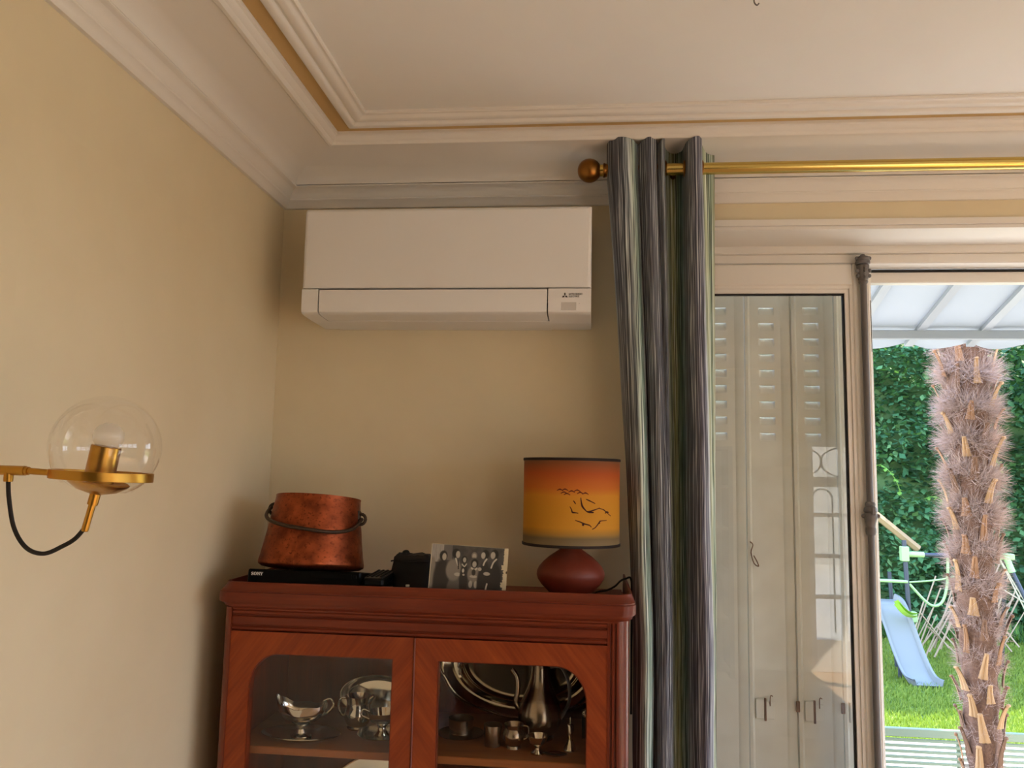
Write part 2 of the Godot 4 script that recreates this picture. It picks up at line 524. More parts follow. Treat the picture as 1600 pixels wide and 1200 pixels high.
func build_window() -> void:
	var win := Node3D.new()
	win.name = "window_1"
	add_child(win)
	win.position = Vector3(1.10, 0, -0.25)
	win.set_meta("kind", "structure")
	# fixed frame with stepped head
	var fr := mb()
	fr.bbox(Vector3(1.10, 2.327, -0.26), Vector3(3.30, 2.37, -0.172), 0.003)
	fr.bbox(Vector3(1.10, 2.297, -0.26), Vector3(3.30, 2.328, -0.184), 0.003)
	fr.bbox(Vector3(1.10, 2.255, -0.30), Vector3(3.30, 2.297, -0.262), 0.003)
	fr.bbox(Vector3(1.10, 0.0, -0.30), Vector3(1.15, 2.33, -0.175), 0.003)
	fr.bbox(Vector3(3.25, 0.0, -0.30), Vector3(3.30, 2.33, -0.175), 0.003)
	fr.bbox(Vector3(1.10, 0.0, -0.30), Vector3(3.30, 0.035, -0.175), 0.003)
	wpart(win, "frame", fr, M.frame_paint)
	wpart(win, "seal_and_gap_shade", mb().box(Vector3(1.81, 2.2875, -0.2615), Vector3(3.25, 2.2965, -0.2585)), M.seal_and_gap_shade)  # dark strip standing in for the shadow in the head's gap
	# left leaf, closed
	var x0 := 1.152
	var x1 := 1.806
	var y0 := 0.04
	var y1 := 2.294
	var gx0 := 1.225
	var gx1 := 1.733
	var gy0 := 0.34
	var gy1 := 2.203
	var leaf := Node3D.new()
	leaf.name = "leaf"
	win.add_child(leaf)
	wpart(leaf, "stile", mb().bbox(Vector3(x0, y0, -0.225), Vector3(gx0 - 0.022, y1, -0.172), 0.004), M.frame_paint)
	wpart(leaf, "stile", mb().bbox(Vector3(gx1 + 0.022, y0, -0.225), Vector3(x1, y1, -0.172), 0.004), M.frame_paint)
	wpart(leaf, "rail", mb().bbox(Vector3(gx0 - 0.023, gy1 + 0.022, -0.225), Vector3(gx1 + 0.023, y1, -0.1725), 0.004), M.frame_paint)
	wpart(leaf, "rail", mb().bbox(Vector3(gx0 - 0.023, y0, -0.225), Vector3(gx1 + 0.023, gy0 - 0.022, -0.1725), 0.004), M.frame_paint)
	# stepped bead round the glass
	var bd := mb()
	var o := PackedVector2Array([Vector2(gx0 - 0.024, gy0 - 0.024), Vector2(gx1 + 0.024, gy0 - 0.024), Vector2(gx1 + 0.024, gy1 + 0.024), Vector2(gx0 - 0.024, gy1 + 0.024)])
	var o2 := PackedVector2Array([Vector2(gx0 - 0.013, gy0 - 0.013), Vector2(gx1 + 0.013, gy0 - 0.013), Vector2(gx1 + 0.013, gy1 + 0.013), Vector2(gx0 - 0.013, gy1 + 0.013)])
	var o3 := PackedVector2Array([Vector2(gx0, gy0), Vector2(gx1, gy0), Vector2(gx1, gy1), Vector2(gx0, gy1)])
	bd.ringframe(o, o2, -0.215, -0.177)
	bd.ringframe(o2, o3, -0.215, -0.1815)
	wpart(leaf, "glazing_bead", bd, M.frame_paint)
	var o4 := PackedVector2Array([Vector2(gx0 + 0.004, gy0 + 0.004), Vector2(gx1 - 0.004, gy0 + 0.004), Vector2(gx1 - 0.004, gy1 - 0.004), Vector2(gx0 + 0.004, gy1 - 0.004)])
	wpart(leaf, "seal_and_gap_shade", mb().ringframe(o3, o4, -0.204, -0.188), M.seal_and_gap_shade)
	wpart(leaf, "pane", mb().box(Vector3(gx0 + 0.001, gy0 + 0.001, -0.199), Vector3(gx1 - 0.001, gy1 - 0.001, -0.195)), M.pane)
	# edge seal and rebate of the closing stile
	wpart(leaf, "rebate", mb().bbox(Vector3(x1, y0, -0.240), Vector3(x1 + 0.012, y1 - 0.01, -0.200), 0.002), M.frame_paint)
	wpart(leaf, "seal_and_gap_shade", mb().box(Vector3(x1 + 0.012, y0, -0.232), Vector3(x1 + 0.016, y1 - 0.02, -0.222)), M.seal_and_gap_shade)
	for y in [2.02, 1.60, 1.30]:
		wpart(leaf, "striker_plate", mb().bbox(Vector3(x1 + 0.0005, y, -0.196), Vector3(x1 + 0.004, y + (0.16 if y > 2 else 0.03), -0.180), 0.001), M.seal_and_gap_shade if y > 2 else M.frame_paint)
	# espagnolette bolt on the closing stile
	var bolt := Node3D.new()
	bolt.name = "espagnolette_bolt"
	win.add_child(bolt)
	bolt.position = Vector3(1.782 - 1.10, 0, -0.158 + 0.25)
	part(bolt, "bolt_rod", mb().tube([Vector3(0, 0.05, 0), Vector3(0, 2.29, 0)], 0.0095, 14), M.iron)
	var kp := [Vector2(0, 2.318), Vector2(0.006, 2.318), Vector2(0.010, 2.312), Vector2(0.018, 2.310), Vector2(0.021, 2.304), Vector2(0.019, 2.299), Vector2(0.021, 2.297), Vector2(0.021, 2.288), Vector2(0.016, 2.286), Vector2(0.0185, 2.282), Vector2(0.017, 2.274), Vector2(0.015, 2.270), Vector2(0.0155, 2.262), Vector2(0.017, 2.258), Vector2(0.0155, 2.250), Vector2(0.014, 2.244), Vector2(0.015, 2.240), Vector2(0.0125, 2.236), Vector2(0.014, 2.232), Vector2(0.011, 2.226), Vector2(0, 2.226)]
	var kn := mb().lathe(kp, 20)
	for sgn in [-1, 1]:
		for y in [2.305, 2.266, 2.250]:
			kn.lathe([Vector2(0, -0.007), Vector2(0.005, -0.0045), Vector2(0.0065, 0), Vector2(0.005, 0.0045), Vector2(0, 0.007)], 10, Vector3(sgn * (0.018 if y > 2.26 else 0.0165), y, 0.004))
	for k in 4:
		kn.lathe([Vector2(0, -0.006), Vector2(0.0035, -0.003), Vector2(0.0045, 0), Vector2(0.0035, 0.003), Vector2(0, 0.006)], 8, Vector3(0.0, 2.274 - 0.010 * k, 0.0165 - 0.001 * k))
	part(bolt, "bolt_finial", kn, M.iron)
	var gp := [Vector2(0, 1.566), Vector2(0.011, 1.566), Vector2(0.015, 1.560), Vector2(0.0135, 1.552), Vector2(0.018, 1.546), Vector2(0.0195, 1.538), Vector2(0.016, 1.533), Vector2(0.019, 1.527), Vector2(0.020, 1.520), Vector2(0.017, 1.512), Vector2(0.014, 1.502), Vector2(0.0125, 1.492), Vector2(0.0145, 1.488), Vector2(0.0150, 1.478), Vector2(0.0135, 1.470), Vector2(0.011, 1.468), Vector2(0, 1.468)]
	var g := mb().lathe(gp, 20)
	g.bbox(Vector3(-0.004, 1.528, 0.012), Vector3(0.010, 1.553, 0.022), 0.003)
	for sgn in [-1, 1]:
		g.lathe([Vector2(0, -0.007), Vector2(0.005, -0.0045), Vector2(0.0065, 0), Vector2(0.005, 0.0045), Vector2(0, 0.007)], 10, Vector3(sgn * 0.021, 1.524, 0.002))
	part(bolt, "bolt_guide", g, M.iron)
	# right leaf, opened into the room against the reveal, out of the frame
	var rl := Node3D.new()
	rl.name = "leaf"
	win.add_child(rl, true)
	rl.position = Vector3(3.25 - 1.10, 0, 0.07)
	rl.rotation.y = deg_to_rad(-100.0)
	var rw := -0.66
	var rf := mb()
	rf.bbox(Vector3(rw, y0, -0.05), Vector3(rw + 0.075, y1, 0.0), 0.004)
	rf.bbox(Vector3(-0.075, y0, -0.05), Vector3(0, y1, 0.0), 0.004)
	rf.bbox(Vector3(rw + 0.07, gy1, -0.05), Vector3(-0.07, y1, -0.001), 0.004)
	rf.bbox(Vector3(rw + 0.07, y0, -0.05), Vector3(-0.07, gy0, -0.001), 0.004)
	part(rl, "sash", rf, M.frame_paint)
	part(rl, "pane", mb().box(Vector3(rw + 0.07, gy0 - 0.005, -0.027), Vector3(-0.07, gy1 + 0.005, -0.023)), M.pane)

func build_side_window() -> void:
	# wide glazed doors in the right-hand wall: they let the daylight in behind the camera
	var win := Node3D.new()
	win.name = "window_2"
	add_child(win)
	win.position = Vector3(ROOM_W + 0.1, 0, 0.75)
	win.set_meta("kind", "structure")
	var f := mb()
	f.bbox(Vector3(0, 2.18, 0), Vector3(0.07, 2.25, 3.3), 0.004)
	f.bbox(Vector3(0, 0, 0), Vector3(0.07, 0.06, 3.3), 0.004)
	for k in 5:
		var z := 0.80 * k
		f.bbox(Vector3(0.001, 0, z), Vector3(0.069, 2.25, z + 0.10), 0.004)
	part(win, "frame", f, M.frame_paint)
	for k in 4:
		part(win, "pane", mb().box(Vector3(0.033, 0.055, 0.80 * k + 0.095), Vector3(0.037, 2.185, 0.80 * k + 0.805)), M.pane)

func build_added_bookcase() -> void:
	# added dark furniture behind the camera, to darken reflections in silver and glass
	var t := thing("added_bookcase", "wide dark wooden bookcase put behind the camera to darken the reflections", "added_bookcase", Vector3(1.15, 0, 4.41))
	for x in [-1.0, -0.36, 0.30, 0.96]:
		part(t, "upright", mb().bbox(Vector3(x, 0, -0.17), Vector3(x + 0.04, 1.91, 0.18), 0.003), M.dark_wood)
	for y in [0.05, 0.45, 0.85, 1.2, 1.55, 1.88]:
		part(t, "shelf", mb().bbox(Vector3(-0.99, y, -0.165), Vector3(0.99, y + 0.03, 0.175), 0.003), M.dark_wood)
	part(t, "back_panel", mb().box(Vector3(-0.99, 0.02, 0.165), Vector3(0.99, 1.90, 0.18)), M.dark_wood)

func build_back_door() -> void:
	# glazed door behind the camera; the window leaf mirrors it
	var dr := Node3D.new()
	dr.name = "door_2"
	add_child(dr)
	dr.position = Vector3(2.86, 0, ROOM_D)
	dr.set_meta("kind", "structure")
	var f := mb()
	var w := 1.12
	f.bbox(Vector3(0, 0, 0.02), Vector3(0.05, 2.0, 0.10), 0.004)
	f.bbox(Vector3(w - 0.05, 0, 0.02), Vector3(w, 2.0, 0.10), 0.004)
	f.bbox(Vector3(0.04, 1.935, 0.02), Vector3(w - 0.04, 2.0, 0.10), 0.004)
	f.bbox(Vector3(0.04, 0, 0.02), Vector3(w - 0.04, 0.27, 0.10), 0.004)
	f.bbox(Vector3(0.04, 1.58, 0.03), Vector3(w - 0.04, 1.668, 0.09), 0.004)
	for y in [1.335, 0.98, 0.63]:
		f.bbox(Vector3(0.04, y - 0.018, 0.04), Vector3(w - 0.04, y + 0.018, 0.08), 0.004)
	for x in [0.30, 0.56, 0.82]:
		f.bbox(Vector3(x - 0.022, 0.26, 0.04), Vector3(x + 0.022, 1.94, 0.08), 0.004)
	part(dr, "frame", f, M.frame_paint)
	part(dr, "pane", mb().box(Vector3(0.045, 0.265, 0.058), Vector3(w - 0.045, 1.94, 0.062)), M.pane)
	var ir := mb()
	for x in [0.17, 0.43, 0.69, 0.95]:
		var arc := []
		for i in 17:
			var a := PI * i / 16.0
			arc.append(Vector3(x - 0.09 * cos(a), 1.47 + 0.09 * sin(a), 0.2))
		arc.push_front(Vector3(x - 0.09, 0.3, 0.2))
		arc.append(Vector3(x + 0.09, 0.3, 0.2))
		ir.tube(arc, 0.008, 6)
		ir.tube(spline([Vector3(x - 0.13, 1.93, 0.2), Vector3(x - 0.02, 1.87, 0.2), Vector3(x + 0.02, 1.74, 0.2), Vector3(x + 0.13, 1.67, 0.2)], 14), 0.008, 6)
		ir.tube(spline([Vector3(x + 0.13, 1.93, 0.2), Vector3(x + 0.02, 1.87, 0.2), Vector3(x - 0.02, 1.74, 0.2), Vector3(x - 0.13, 1.67, 0.2)], 14), 0.008, 6)
	part(dr, "ironwork", ir, M.iron)

func more_materials() -> void:
	M.cab_pane = glass_pane("cabinet glass", Color(0.1, 0.1, 0.1), 0.01)
	M.print_grey = mat("dark grey print", Color(0.22, 0.18, 0.15), 0.6)
	M.print_white = mat("white print", Color(0.92, 0.92, 0.90), 0.5)
	M.ac_display = mat("grey display plastic", Color(0.79, 0.77, 0.75), 0.2)
	M.cable = mat("dark cloth cable", Color(0.10, 0.075, 0.055), 0.7)
	M.globe = glass_pane("clear globe glass", Color(0.6, 0.58, 0.55), 0.02)
	M.bulb = glass_pane("frosted bulb glass", Color(0.93, 0.90, 0.86), 0.28)
	M.bulb.roughness = 0.2
	M.black_gloss = mat("glossy black plastic", Color(0.016, 0.014, 0.013), 0.3, 0.0, 0.2)
	M.grey_plastic = mat("grey plastic", Color(0.22, 0.205, 0.19), 0.45)
	M.black_cloth = mat("black nylon cloth", Color(0.030, 0.027, 0.026), 0.75)
	M.card = mat("photo card", Color(0.82, 0.78, 0.70), 0.7)
	M.snapshot = mat("photo print", Color.WHITE, 0.35)
	M.snapshot.albedo_texture = snapshot()
	M.snapshot.texture_repeat = false
	M.shade = mat("printed shade cloth", Color.WHITE, 0.8)
	M.shade.albedo_texture = sunset()
	M.shade.backlight_enabled = true
	M.shade.backlight = Color(0.75, 0.75, 0.75)
	M.shade.cull_mode = BaseMaterial3D.CULL_DISABLED
	M.band = mat("dark brown braid", Color(0.13, 0.075, 0.05), 0.8)
	M.iron_rust = mottled("old brown iron", Color(0.20, 0.155, 0.12), Color(0.30, 0.23, 0.17), 0.04, 19, 6.0, 0.55, 0.5)
	var cn := noise(0.02, 71, 5)
	var cs := noise(0.09, 73, 3)
	M.copper = mat("worn copper", Color.WHITE, 0.42, 0.9)
	M.copper.albedo_texture = picture(384, 384, func(x, y):
		var k := clampf(0.55 + 0.8 * cn.get_noise_2d(x, y), 0, 1)
		var c := Color(0.40, 0.19, 0.115).lerp(Color(0.70, 0.36, 0.21), k)
		var s := cs.get_noise_2d(x, y)
		return c.lerp(Color(0.30, 0.14, 0.08), clampf((s - 0.32) * 4.0, 0, 0.75)))
	M.copper.roughness_texture = picture(256, 256, func(x, y): var k := clampf(0.42 + 0.25 * cn.get_noise_2d(x * 2, y * 2), 0.2, 0.8); return Color(k, k, k))
	M.copper.roughness = 1.0
	tri_map(M.copper, Vector3.ONE * 2.5)
	M.lamp_base = mottled("russet glaze", Color(0.46, 0.185, 0.12), Color(0.53, 0.225, 0.145), 0.03, 83, 4.0, 0.5)
	# curtain stripes across the cloth, linen streaks along it
	var st := [[0.0, Color(0.46, 0.53, 0.49)], [0.03, Color(0.37, 0.385, 0.42)], [0.075, Color(0.34, 0.35, 0.395)], [0.115, Color(0.44, 0.47, 0.49)], [0.132, Color(0.80, 0.86, 0.80)], [0.160, Color(0.46, 0.58, 0.52)], [0.19, Color(0.37, 0.385, 0.42)], [0.25, Color(0.33, 0.335, 0.385)], [0.33, Color(0.39, 0.40, 0.44)], [0.44, Color(0.34, 0.35, 0.40)], [0.53, Color(0.40, 0.415, 0.45)], [0.585, Color(0.40, 0.425, 0.43)], [0.625, Color(0.48, 0.52, 0.40)], [0.66, Color(0.62, 0.61, 0.41)], [0.695, Color(0.46, 0.55, 0.43)], [0.735, Color(0.28, 0.42, 0.39)], [0.77, Color(0.34, 0.38, 0.41)], [0.835, Color(0.40, 0.395, 0.455)], [0.868, Color(0.50, 0.51, 0.57)], [0.885, Color(0.84, 0.87, 0.89)], [0.905, Color(0.60, 0.69, 0.60)], [0.94, Color(0.73, 0.75, 0.58)], [0.97, Color(0.55, 0.64, 0.55)], [1.0, Color(0.73, 0.74, 0.62)]]
	var fine := noise(0.30, 101, 2)
	var slub := noise(0.10, 103, 2)
	M.curtain = mat("striped linen", Color.WHITE, 0.88)
	M.curtain.albedo_texture = picture(1024, 512, func(x, y):
		var u: float = x / 1024.0
		var c: Color = st[0][1]
		for i in st.size() - 1:
			if u >= st[i][0]: c = st[i][1].lerp(st[i + 1][1], clampf((u - st[i][0]) / (st[i + 1][0] - st[i][0]), 0, 1))
		var drift := 3.0 * slub.get_noise_1d(y * 0.15)
		var s := slub.get_noise_2d(x + drift, y * 0.035)
		var f := fine.get_noise_2d(x + drift, y * 0.09)
		var k := clampf(0.9 * s + 0.7 * f, -1, 1)
		if k > 0.12: c = c.lerp(Color(0.92, 0.95, 0.94), minf((k - 0.12) * 1.5, 0.85))
		elif k < 0.0: c = c.lerp(Color(0.12, 0.13, 0.155), minf(-k * 1.3, 0.72))
		return c)
	M.curtain.rim_enabled = true
	M.curtain.rim = 0.25
	M.curtain.backlight_enabled = true
	M.curtain.backlight = Color(0.10, 0.10, 0.10)
	M.curtain.cull_mode = BaseMaterial3D.CULL_DISABLED
	# garden
	M.landing = mottled("grey stone landing", Color(0.56, 0.54, 0.50), Color(0.48, 0.46, 0.43), 0.03, 117, 0.6, 0.85)
	M.paving = mottled("pale stone paving", Color(0.78, 0.76, 0.72), Color(0.68, 0.66, 0.61), 0.03, 111, 0.6, 0.85)
	M.lawn = mottled("lawn soil and grass", Color(0.33, 0.42, 0.16), Color(0.46, 0.52, 0.24), 0.04, 113, 0.5, 0.95)
	M.leaf = mat("leaf green", Color.WHITE, 0.7, 0.0, 0.25)
	M.leaf.vertex_color_use_as_albedo = true
	M.leaf.backlight_enabled = true
	M.leaf.backlight = Color(0.62, 0.66, 0.4)
	M.leaf.cull_mode = BaseMaterial3D.CULL_DISABLED
	M.leaf_light = mat("young leaf green", Color(0.44, 0.62, 0.26), 0.5)
	M.leaf_light.backlight_enabled = true
	M.leaf_light.backlight = Color(0.6, 0.7, 0.35)
	M.leaf_light.cull_mode = BaseMaterial3D.CULL_DISABLED
	M.hedge_core = mat("hedge leaf green", Color(0.30, 0.42, 0.24), 0.9)
	M.bark = mat("grey bark", Color(0.36, 0.30, 0.25), 0.9)
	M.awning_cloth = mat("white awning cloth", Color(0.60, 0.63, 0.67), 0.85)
	M.awning_cloth.backlight_enabled = true
	M.awning_cloth.backlight = Color(0.16, 0.165, 0.17)
	M.awning_cloth.cull_mode = BaseMaterial3D.CULL_DISABLED
	M.awning_metal = mat("grey awning metal", Color(0.60, 0.62, 0.65), 0.5, 0.2)
	M.palm_bark = mottled("palm bark", Color(0.40, 0.285, 0.225), Color(0.52, 0.385, 0.30), 0.06, 121, 3.0, 0.9, 0.0, 0.4)
	M.leaf_base = [mat("palm leaf base", Color(0.60, 0.43, 0.29), 0.7), mat("palm leaf base dark", Color(0.48, 0.345, 0.25), 0.75), mat("palm leaf base pale", Color(0.70, 0.54, 0.37), 0.7)]
	for m in M.leaf_base: m.cull_mode = BaseMaterial3D.CULL_DISABLED
	M.fibre = mat("palm fibre", Color.WHITE, 0.8)
	M.fibre.vertex_color_use_as_albedo = true
	M.fibre.backlight_enabled = true
	M.fibre.backlight = Color(0.5, 0.45, 0.4)
	M.fibre.cull_mode = BaseMaterial3D.CULL_DISABLED
	M.bench = mat("pale green bench paint", Color(0.52, 0.57, 0.47), 0.55)
	M.dark_steel = mat("dark grey steel", Color(0.24, 0.26, 0.30), 0.45, 0.3)
	M.mint = mat("light green plastic", Color(0.58, 0.71, 0.48), 0.5)
	M.raw_wood = mat("raw timber", Color(0.56, 0.47, 0.34), 0.8)
	M.rope = mat("pale rope", Color(0.76, 0.73, 0.64), 0.9)
	M.lime = mat("lime plastic", Color(0.62, 0.80, 0.16), 0.4)
	M.lime.cull_mode = BaseMaterial3D.CULL_DISABLED
	M.slide = mat("pale blue plastic", Color(0.47, 0.485, 0.475), 0.4)
	M.slide.cull_mode = BaseMaterial3D.CULL_DISABLED
	M.lath = mat("weathered lath", Color(0.66, 0.58, 0.48), 0.85)
	M.shutter = mottled("cream shutter enamel", Color(0.835, 0.85, 0.81), Color(0.79, 0.80, 0.755), 0.02, 131, 1.2, 0.45)
	M.rust = mat("rusty iron", Color(0.36, 0.25, 0.18), 0.8)

const ALONG_X := Basis(Vector3(0, 0, 1), Vector3(0, 1, 0), Vector3(1, 0, 0))   # an (z, y) outline pulled along x
const ALONG_Y := Basis(Vector3(1, 0, 0), Vector3(0, 0, 1), Vector3(0, 1, 0))   # an (x, z) outline pulled along y

func text_mesh(s: String, height: float, font: String, bold := false) -> TextMesh:
	var f := SystemFont.new()
	f.font_names = PackedStringArray([font])
	if bold: f.font_weight = 700
	var t := TextMesh.new()
	t.font = f
	t.font_size = 64
	t.text = s
	t.pixel_size = height / 46.0
	t.depth = 0.0006
	t.curve_step = 4.0
	return t

# profile (outward offset, height) run along the front and sides of the cabinet, round corners
func cabinet_run(prof: Array, l: float, r: float, front: float, back: float, rad: float, side: float) -> MB:
	var m := mb()
	var s := 0
	var paths := []
	for p in prof:
		var o: float = p.x
		var y: float = p.y
		var path := []
		var L := l - o * side
		var R := r + o * side
		var F := front + o
		path.append(Vector3(L, y, back))
		for i in 7:
			var a := PI / 2 * i / 6.0
			path.append(Vector3(L + rad - rad * cos(a), y, F - rad + rad * sin(a)))
		for i in 7:
			var a := PI / 2 * i / 6.0
			path.append(Vector3(R - rad + rad * sin(a), y, F - rad + rad * cos(a)))
		path.append(Vector3(R, y, back))
		paths.append(path)
	var n := paths.size()
	var k: int = paths[0].size()
	for i in n:
		var j := (i + 1) % n
		for q in k - 1:
			m.quad(paths[i][q], paths[i][q + 1], paths[j][q + 1], paths[j][q])
	for e in [0, k - 1]:
		var poly := PackedVector2Array()
		for i in n:
			poly.append(Vector2(prof[i].x, prof[i].y))
		var idx := Geometry2D.triangulate_polygon(poly)
		for i in range(0, idx.size(), 3):
			var a = paths[idx[i]][e]; var b = paths[idx[i + 1]][e]; var c = paths[idx[i + 2]][e]
			if e == 0: m.tri(a, b, c)
			else: m.tri(a, c, b)
	m.fix(0)
	return m

func door_frame(x0: float, x1: float, y0: float, y1: float, gx0: float, gx1: float, gy0: float, gy1: float, round_left: bool, z0: float, z1: float) -> MB:
	var inner := PackedVector2Array()
	var outer := PackedVector2Array()
	var rx := 0.070
	var ry := 0.080
	var mir := func(p: Vector2) -> Vector2: return p if round_left else Vector2(x0 + x1 - p.x, p.y)
	var a0 := gx0 if round_left else x0 + x1 - gx1
	var a1 := gx1 if round_left else x0 + x1 - gx0
	inner.append(mir.call(Vector2(a0, gy0))); outer.append(mir.call(Vector2(x0, y0)))
	inner.append(mir.call(Vector2(a1, gy0))); outer.append(mir.call(Vector2(x1, y0)))
	inner.append(mir.call(Vector2(a1, gy1))); outer.append(mir.call(Vector2(x1, y1)))
	for i in 13:
		var a := PI / 2 * i / 12.0
		inner.append(mir.call(Vector2(a0 + rx - rx * sin(a), gy1 - ry + ry * cos(a))))
		outer.append(mir.call(Vector2(x0, y1)))
	return mb().ringframe(outer, inner, z0, z1)

func build_cabinet() -> void:
	var t := thing("display_cabinet", "mahogany display cabinet with two glazed doors in the corner under the air conditioner", "cabinet", Vector3(0.555, 0, 0.21))
	var L := 0.076
	var R := 1.049
	# carcass
	wpart(t, "side_panel", mb().bbox(Vector3(L, 0.05, 0.015), Vector3(L + 0.02, 1.30, 0.385), 0.002), M.wood_v)
	wpart(t, "side_panel", mb().bbox(Vector3(R - 0.02, 0.05, 0.015), Vector3(R, 1.30, 0.385), 0.002), M.wood_v)
	wpart(t, "back_panel", mb().box(Vector3(L + 0.02, 0.05, 0.016), Vector3(R - 0.02, 1.295, 0.026)), M.wood_v)
	wpart(t, "top_board", mb().box(Vector3(L + 0.004, 1.296, 0.016), Vector3(R - 0.004, 1.310, 0.418)), M.wood_h)
	wpart(t, "bottom_board", mb().box(Vector3(L + 0.02, 0.28, 0.026), Vector3(R - 0.02, 0.30, 0.395)), M.wood_v)
	for y in [0.60]:
		wpart(t, "shelf", mb().bbox(Vector3(L + 0.02, y, 0.026), Vector3(R - 0.02, y + 0.018, 0.380), 0.002), M.shelf)
	wpart(t, "shelf", mb().bbox(Vector3(L + 0.02, 0.942, 0.026), Vector3(R - 0.02, 0.960, 0.380), 0.002), M.shelf)
	wpart(t, "plinth", cabinet_run([Vector2(0, 0.0), Vector2(0.012, 0.0), Vector2(0.012, 0.05), Vector2(0.004, 0.06), Vector2(0, 0.06), Vector2(0, 0.29), Vector2(-0.01, 0.29), Vector2(-0.01, 0)], L, R, 0.42, 0.02, 0.03, 0.5), M.wood_h)
	# corner posts: rounded, with a groove
	for k in 2:
		var w := 0.021 if k == 0 else 0.050
		var po := PackedVector2Array()
		var rad := 0.020 if k == 0 else 0.026
		for i in 8:
			var a := PI / 2 * i / 7.0
			po.append(Vector2(rad - rad * cos(a), 0.424 - rad + rad * sin(a)))
		if k == 1:
			po.append_array(PackedVector2Array([Vector2(0.029, 0.424), Vector2(0.030, 0.419), Vector2(0.033, 0.419), Vector2(0.034, 0.4235), Vector2(0.039, 0.4235), Vector2(0.040, 0.419), Vector2(0.043, 0.419), Vector2(0.044, 0.4225)]))
		po.append(Vector2(w, 0.422))
		po.append(Vector2(w, 0.388))
		po.append(Vector2(0.001, 0.388))
		var q := mb()
		q.xf = Transform3D(ALONG_Y if k == 0 else Basis(Vector3(-1, 0, 0), Vector3(0, 0, 1), Vector3(0, 1, 0)), Vector3(L if k == 0 else R, 0, 0))
		q.extrude(po, 0.06, 1.292)
		wpart(t, "corner_post", q, M.wood_v, 30.0)
	# frieze
	var fz := mb()
	fz.bbox(Vector3(0.096, 1.238, 0.392), Vector3(1.001, 1.294, 0.416), 0.002)
	fz.bbox(Vector3(0.097, 1.2515, 0.41), Vector3(1.000, 1.2725, 0.4225), 0.0025)
	fz.bbox(Vector3(0.097, 1.276, 0.41), Vector3(1.000, 1.287, 0.4225), 0.003)
	fz.bbox(Vector3(0.097, 1.2395, 0.41), Vector3(1.000, 1.2485, 0.4215), 0.003)
	wpart(t, "frieze", fz, M.wood_h)
	# cornice with a raised rim
	var co := [Vector2(-0.008, 1.286), Vector2(0.003, 1.287), Vector2(0.004, 1.291), Vector2(0.009, 1.294), Vector2(0.014, 1.2965), Vector2(0.017, 1.301), Vector2(0.018, 1.305), Vector2(0.024, 1.3055), Vector2(0.024, 1.3085), Vector2(0.030, 1.309), Vector2(0.030, 1.331), Vector2(0.0255, 1.3318), Vector2(0.0255, 1.335), Vector2(0.021, 1.338), Vector2(0.015, 1.344), Vector2(0.011, 1.3495), Vector2(0.010, 1.353), Vector2(0.001, 1.353), Vector2(-0.001, 1.305), Vector2(-0.008, 1.300)]
	wpart(t, "cornice", cabinet_run(co, L + 0.003, R, 0.42, 0.018, 0.034, 0.5), M.wood_h, 30.0)
	# doors
	for k in 2:
		var x0 := 0.096 if k == 0 else 0.5495
		var x1 := 0.5465 if k == 0 else 1.000
		var g0 := 0.147 if k == 0 else 0.604
		var g1 := 0.497 if k == 0 else 0.953
		var df := door_frame(x0, x1, 0.302, 1.2365, g0, g1, 0.36, 1.1865, k == 0, 0.398, 0.4205)
		for i in df.uv.size():   # the veneer's grain runs aslant, mirrored between the doors
			df.uv[i] = df.uv[i].rotated(deg_to_rad(38.0 if k == 0 else -38.0))
		var dr := wpart(t, "door", df, M.wood_door)
		# inner lip that holds the glass
		wpart(dr, "glass_lip", door_frame(x0 + 0.03, x1 - 0.03, 0.34, 1.205, g0 + 0.0025, g1 - 0.0025, 0.3625, 1.184, k == 0, 0.3965, 0.4165), M.wood_v)
		var pq := mb()
		pq.quad(Vector3(g0 - 0.01, 0.35, 0.405), Vector3(g0 - 0.01, 1.195, 0.405), Vector3(g1 + 0.01, 1.195, 0.405), Vector3(g1 + 0.01, 0.35, 0.405))
		wpart(dr, "pane", pq, M.cab_pane, 0.0)
	wpart(t, "door_bead", mb().bbox(Vector3(0.5455, 0.302, 0.415), Vector3(0.5505, 1.2365, 0.4235), 0.002), M.wood_v)

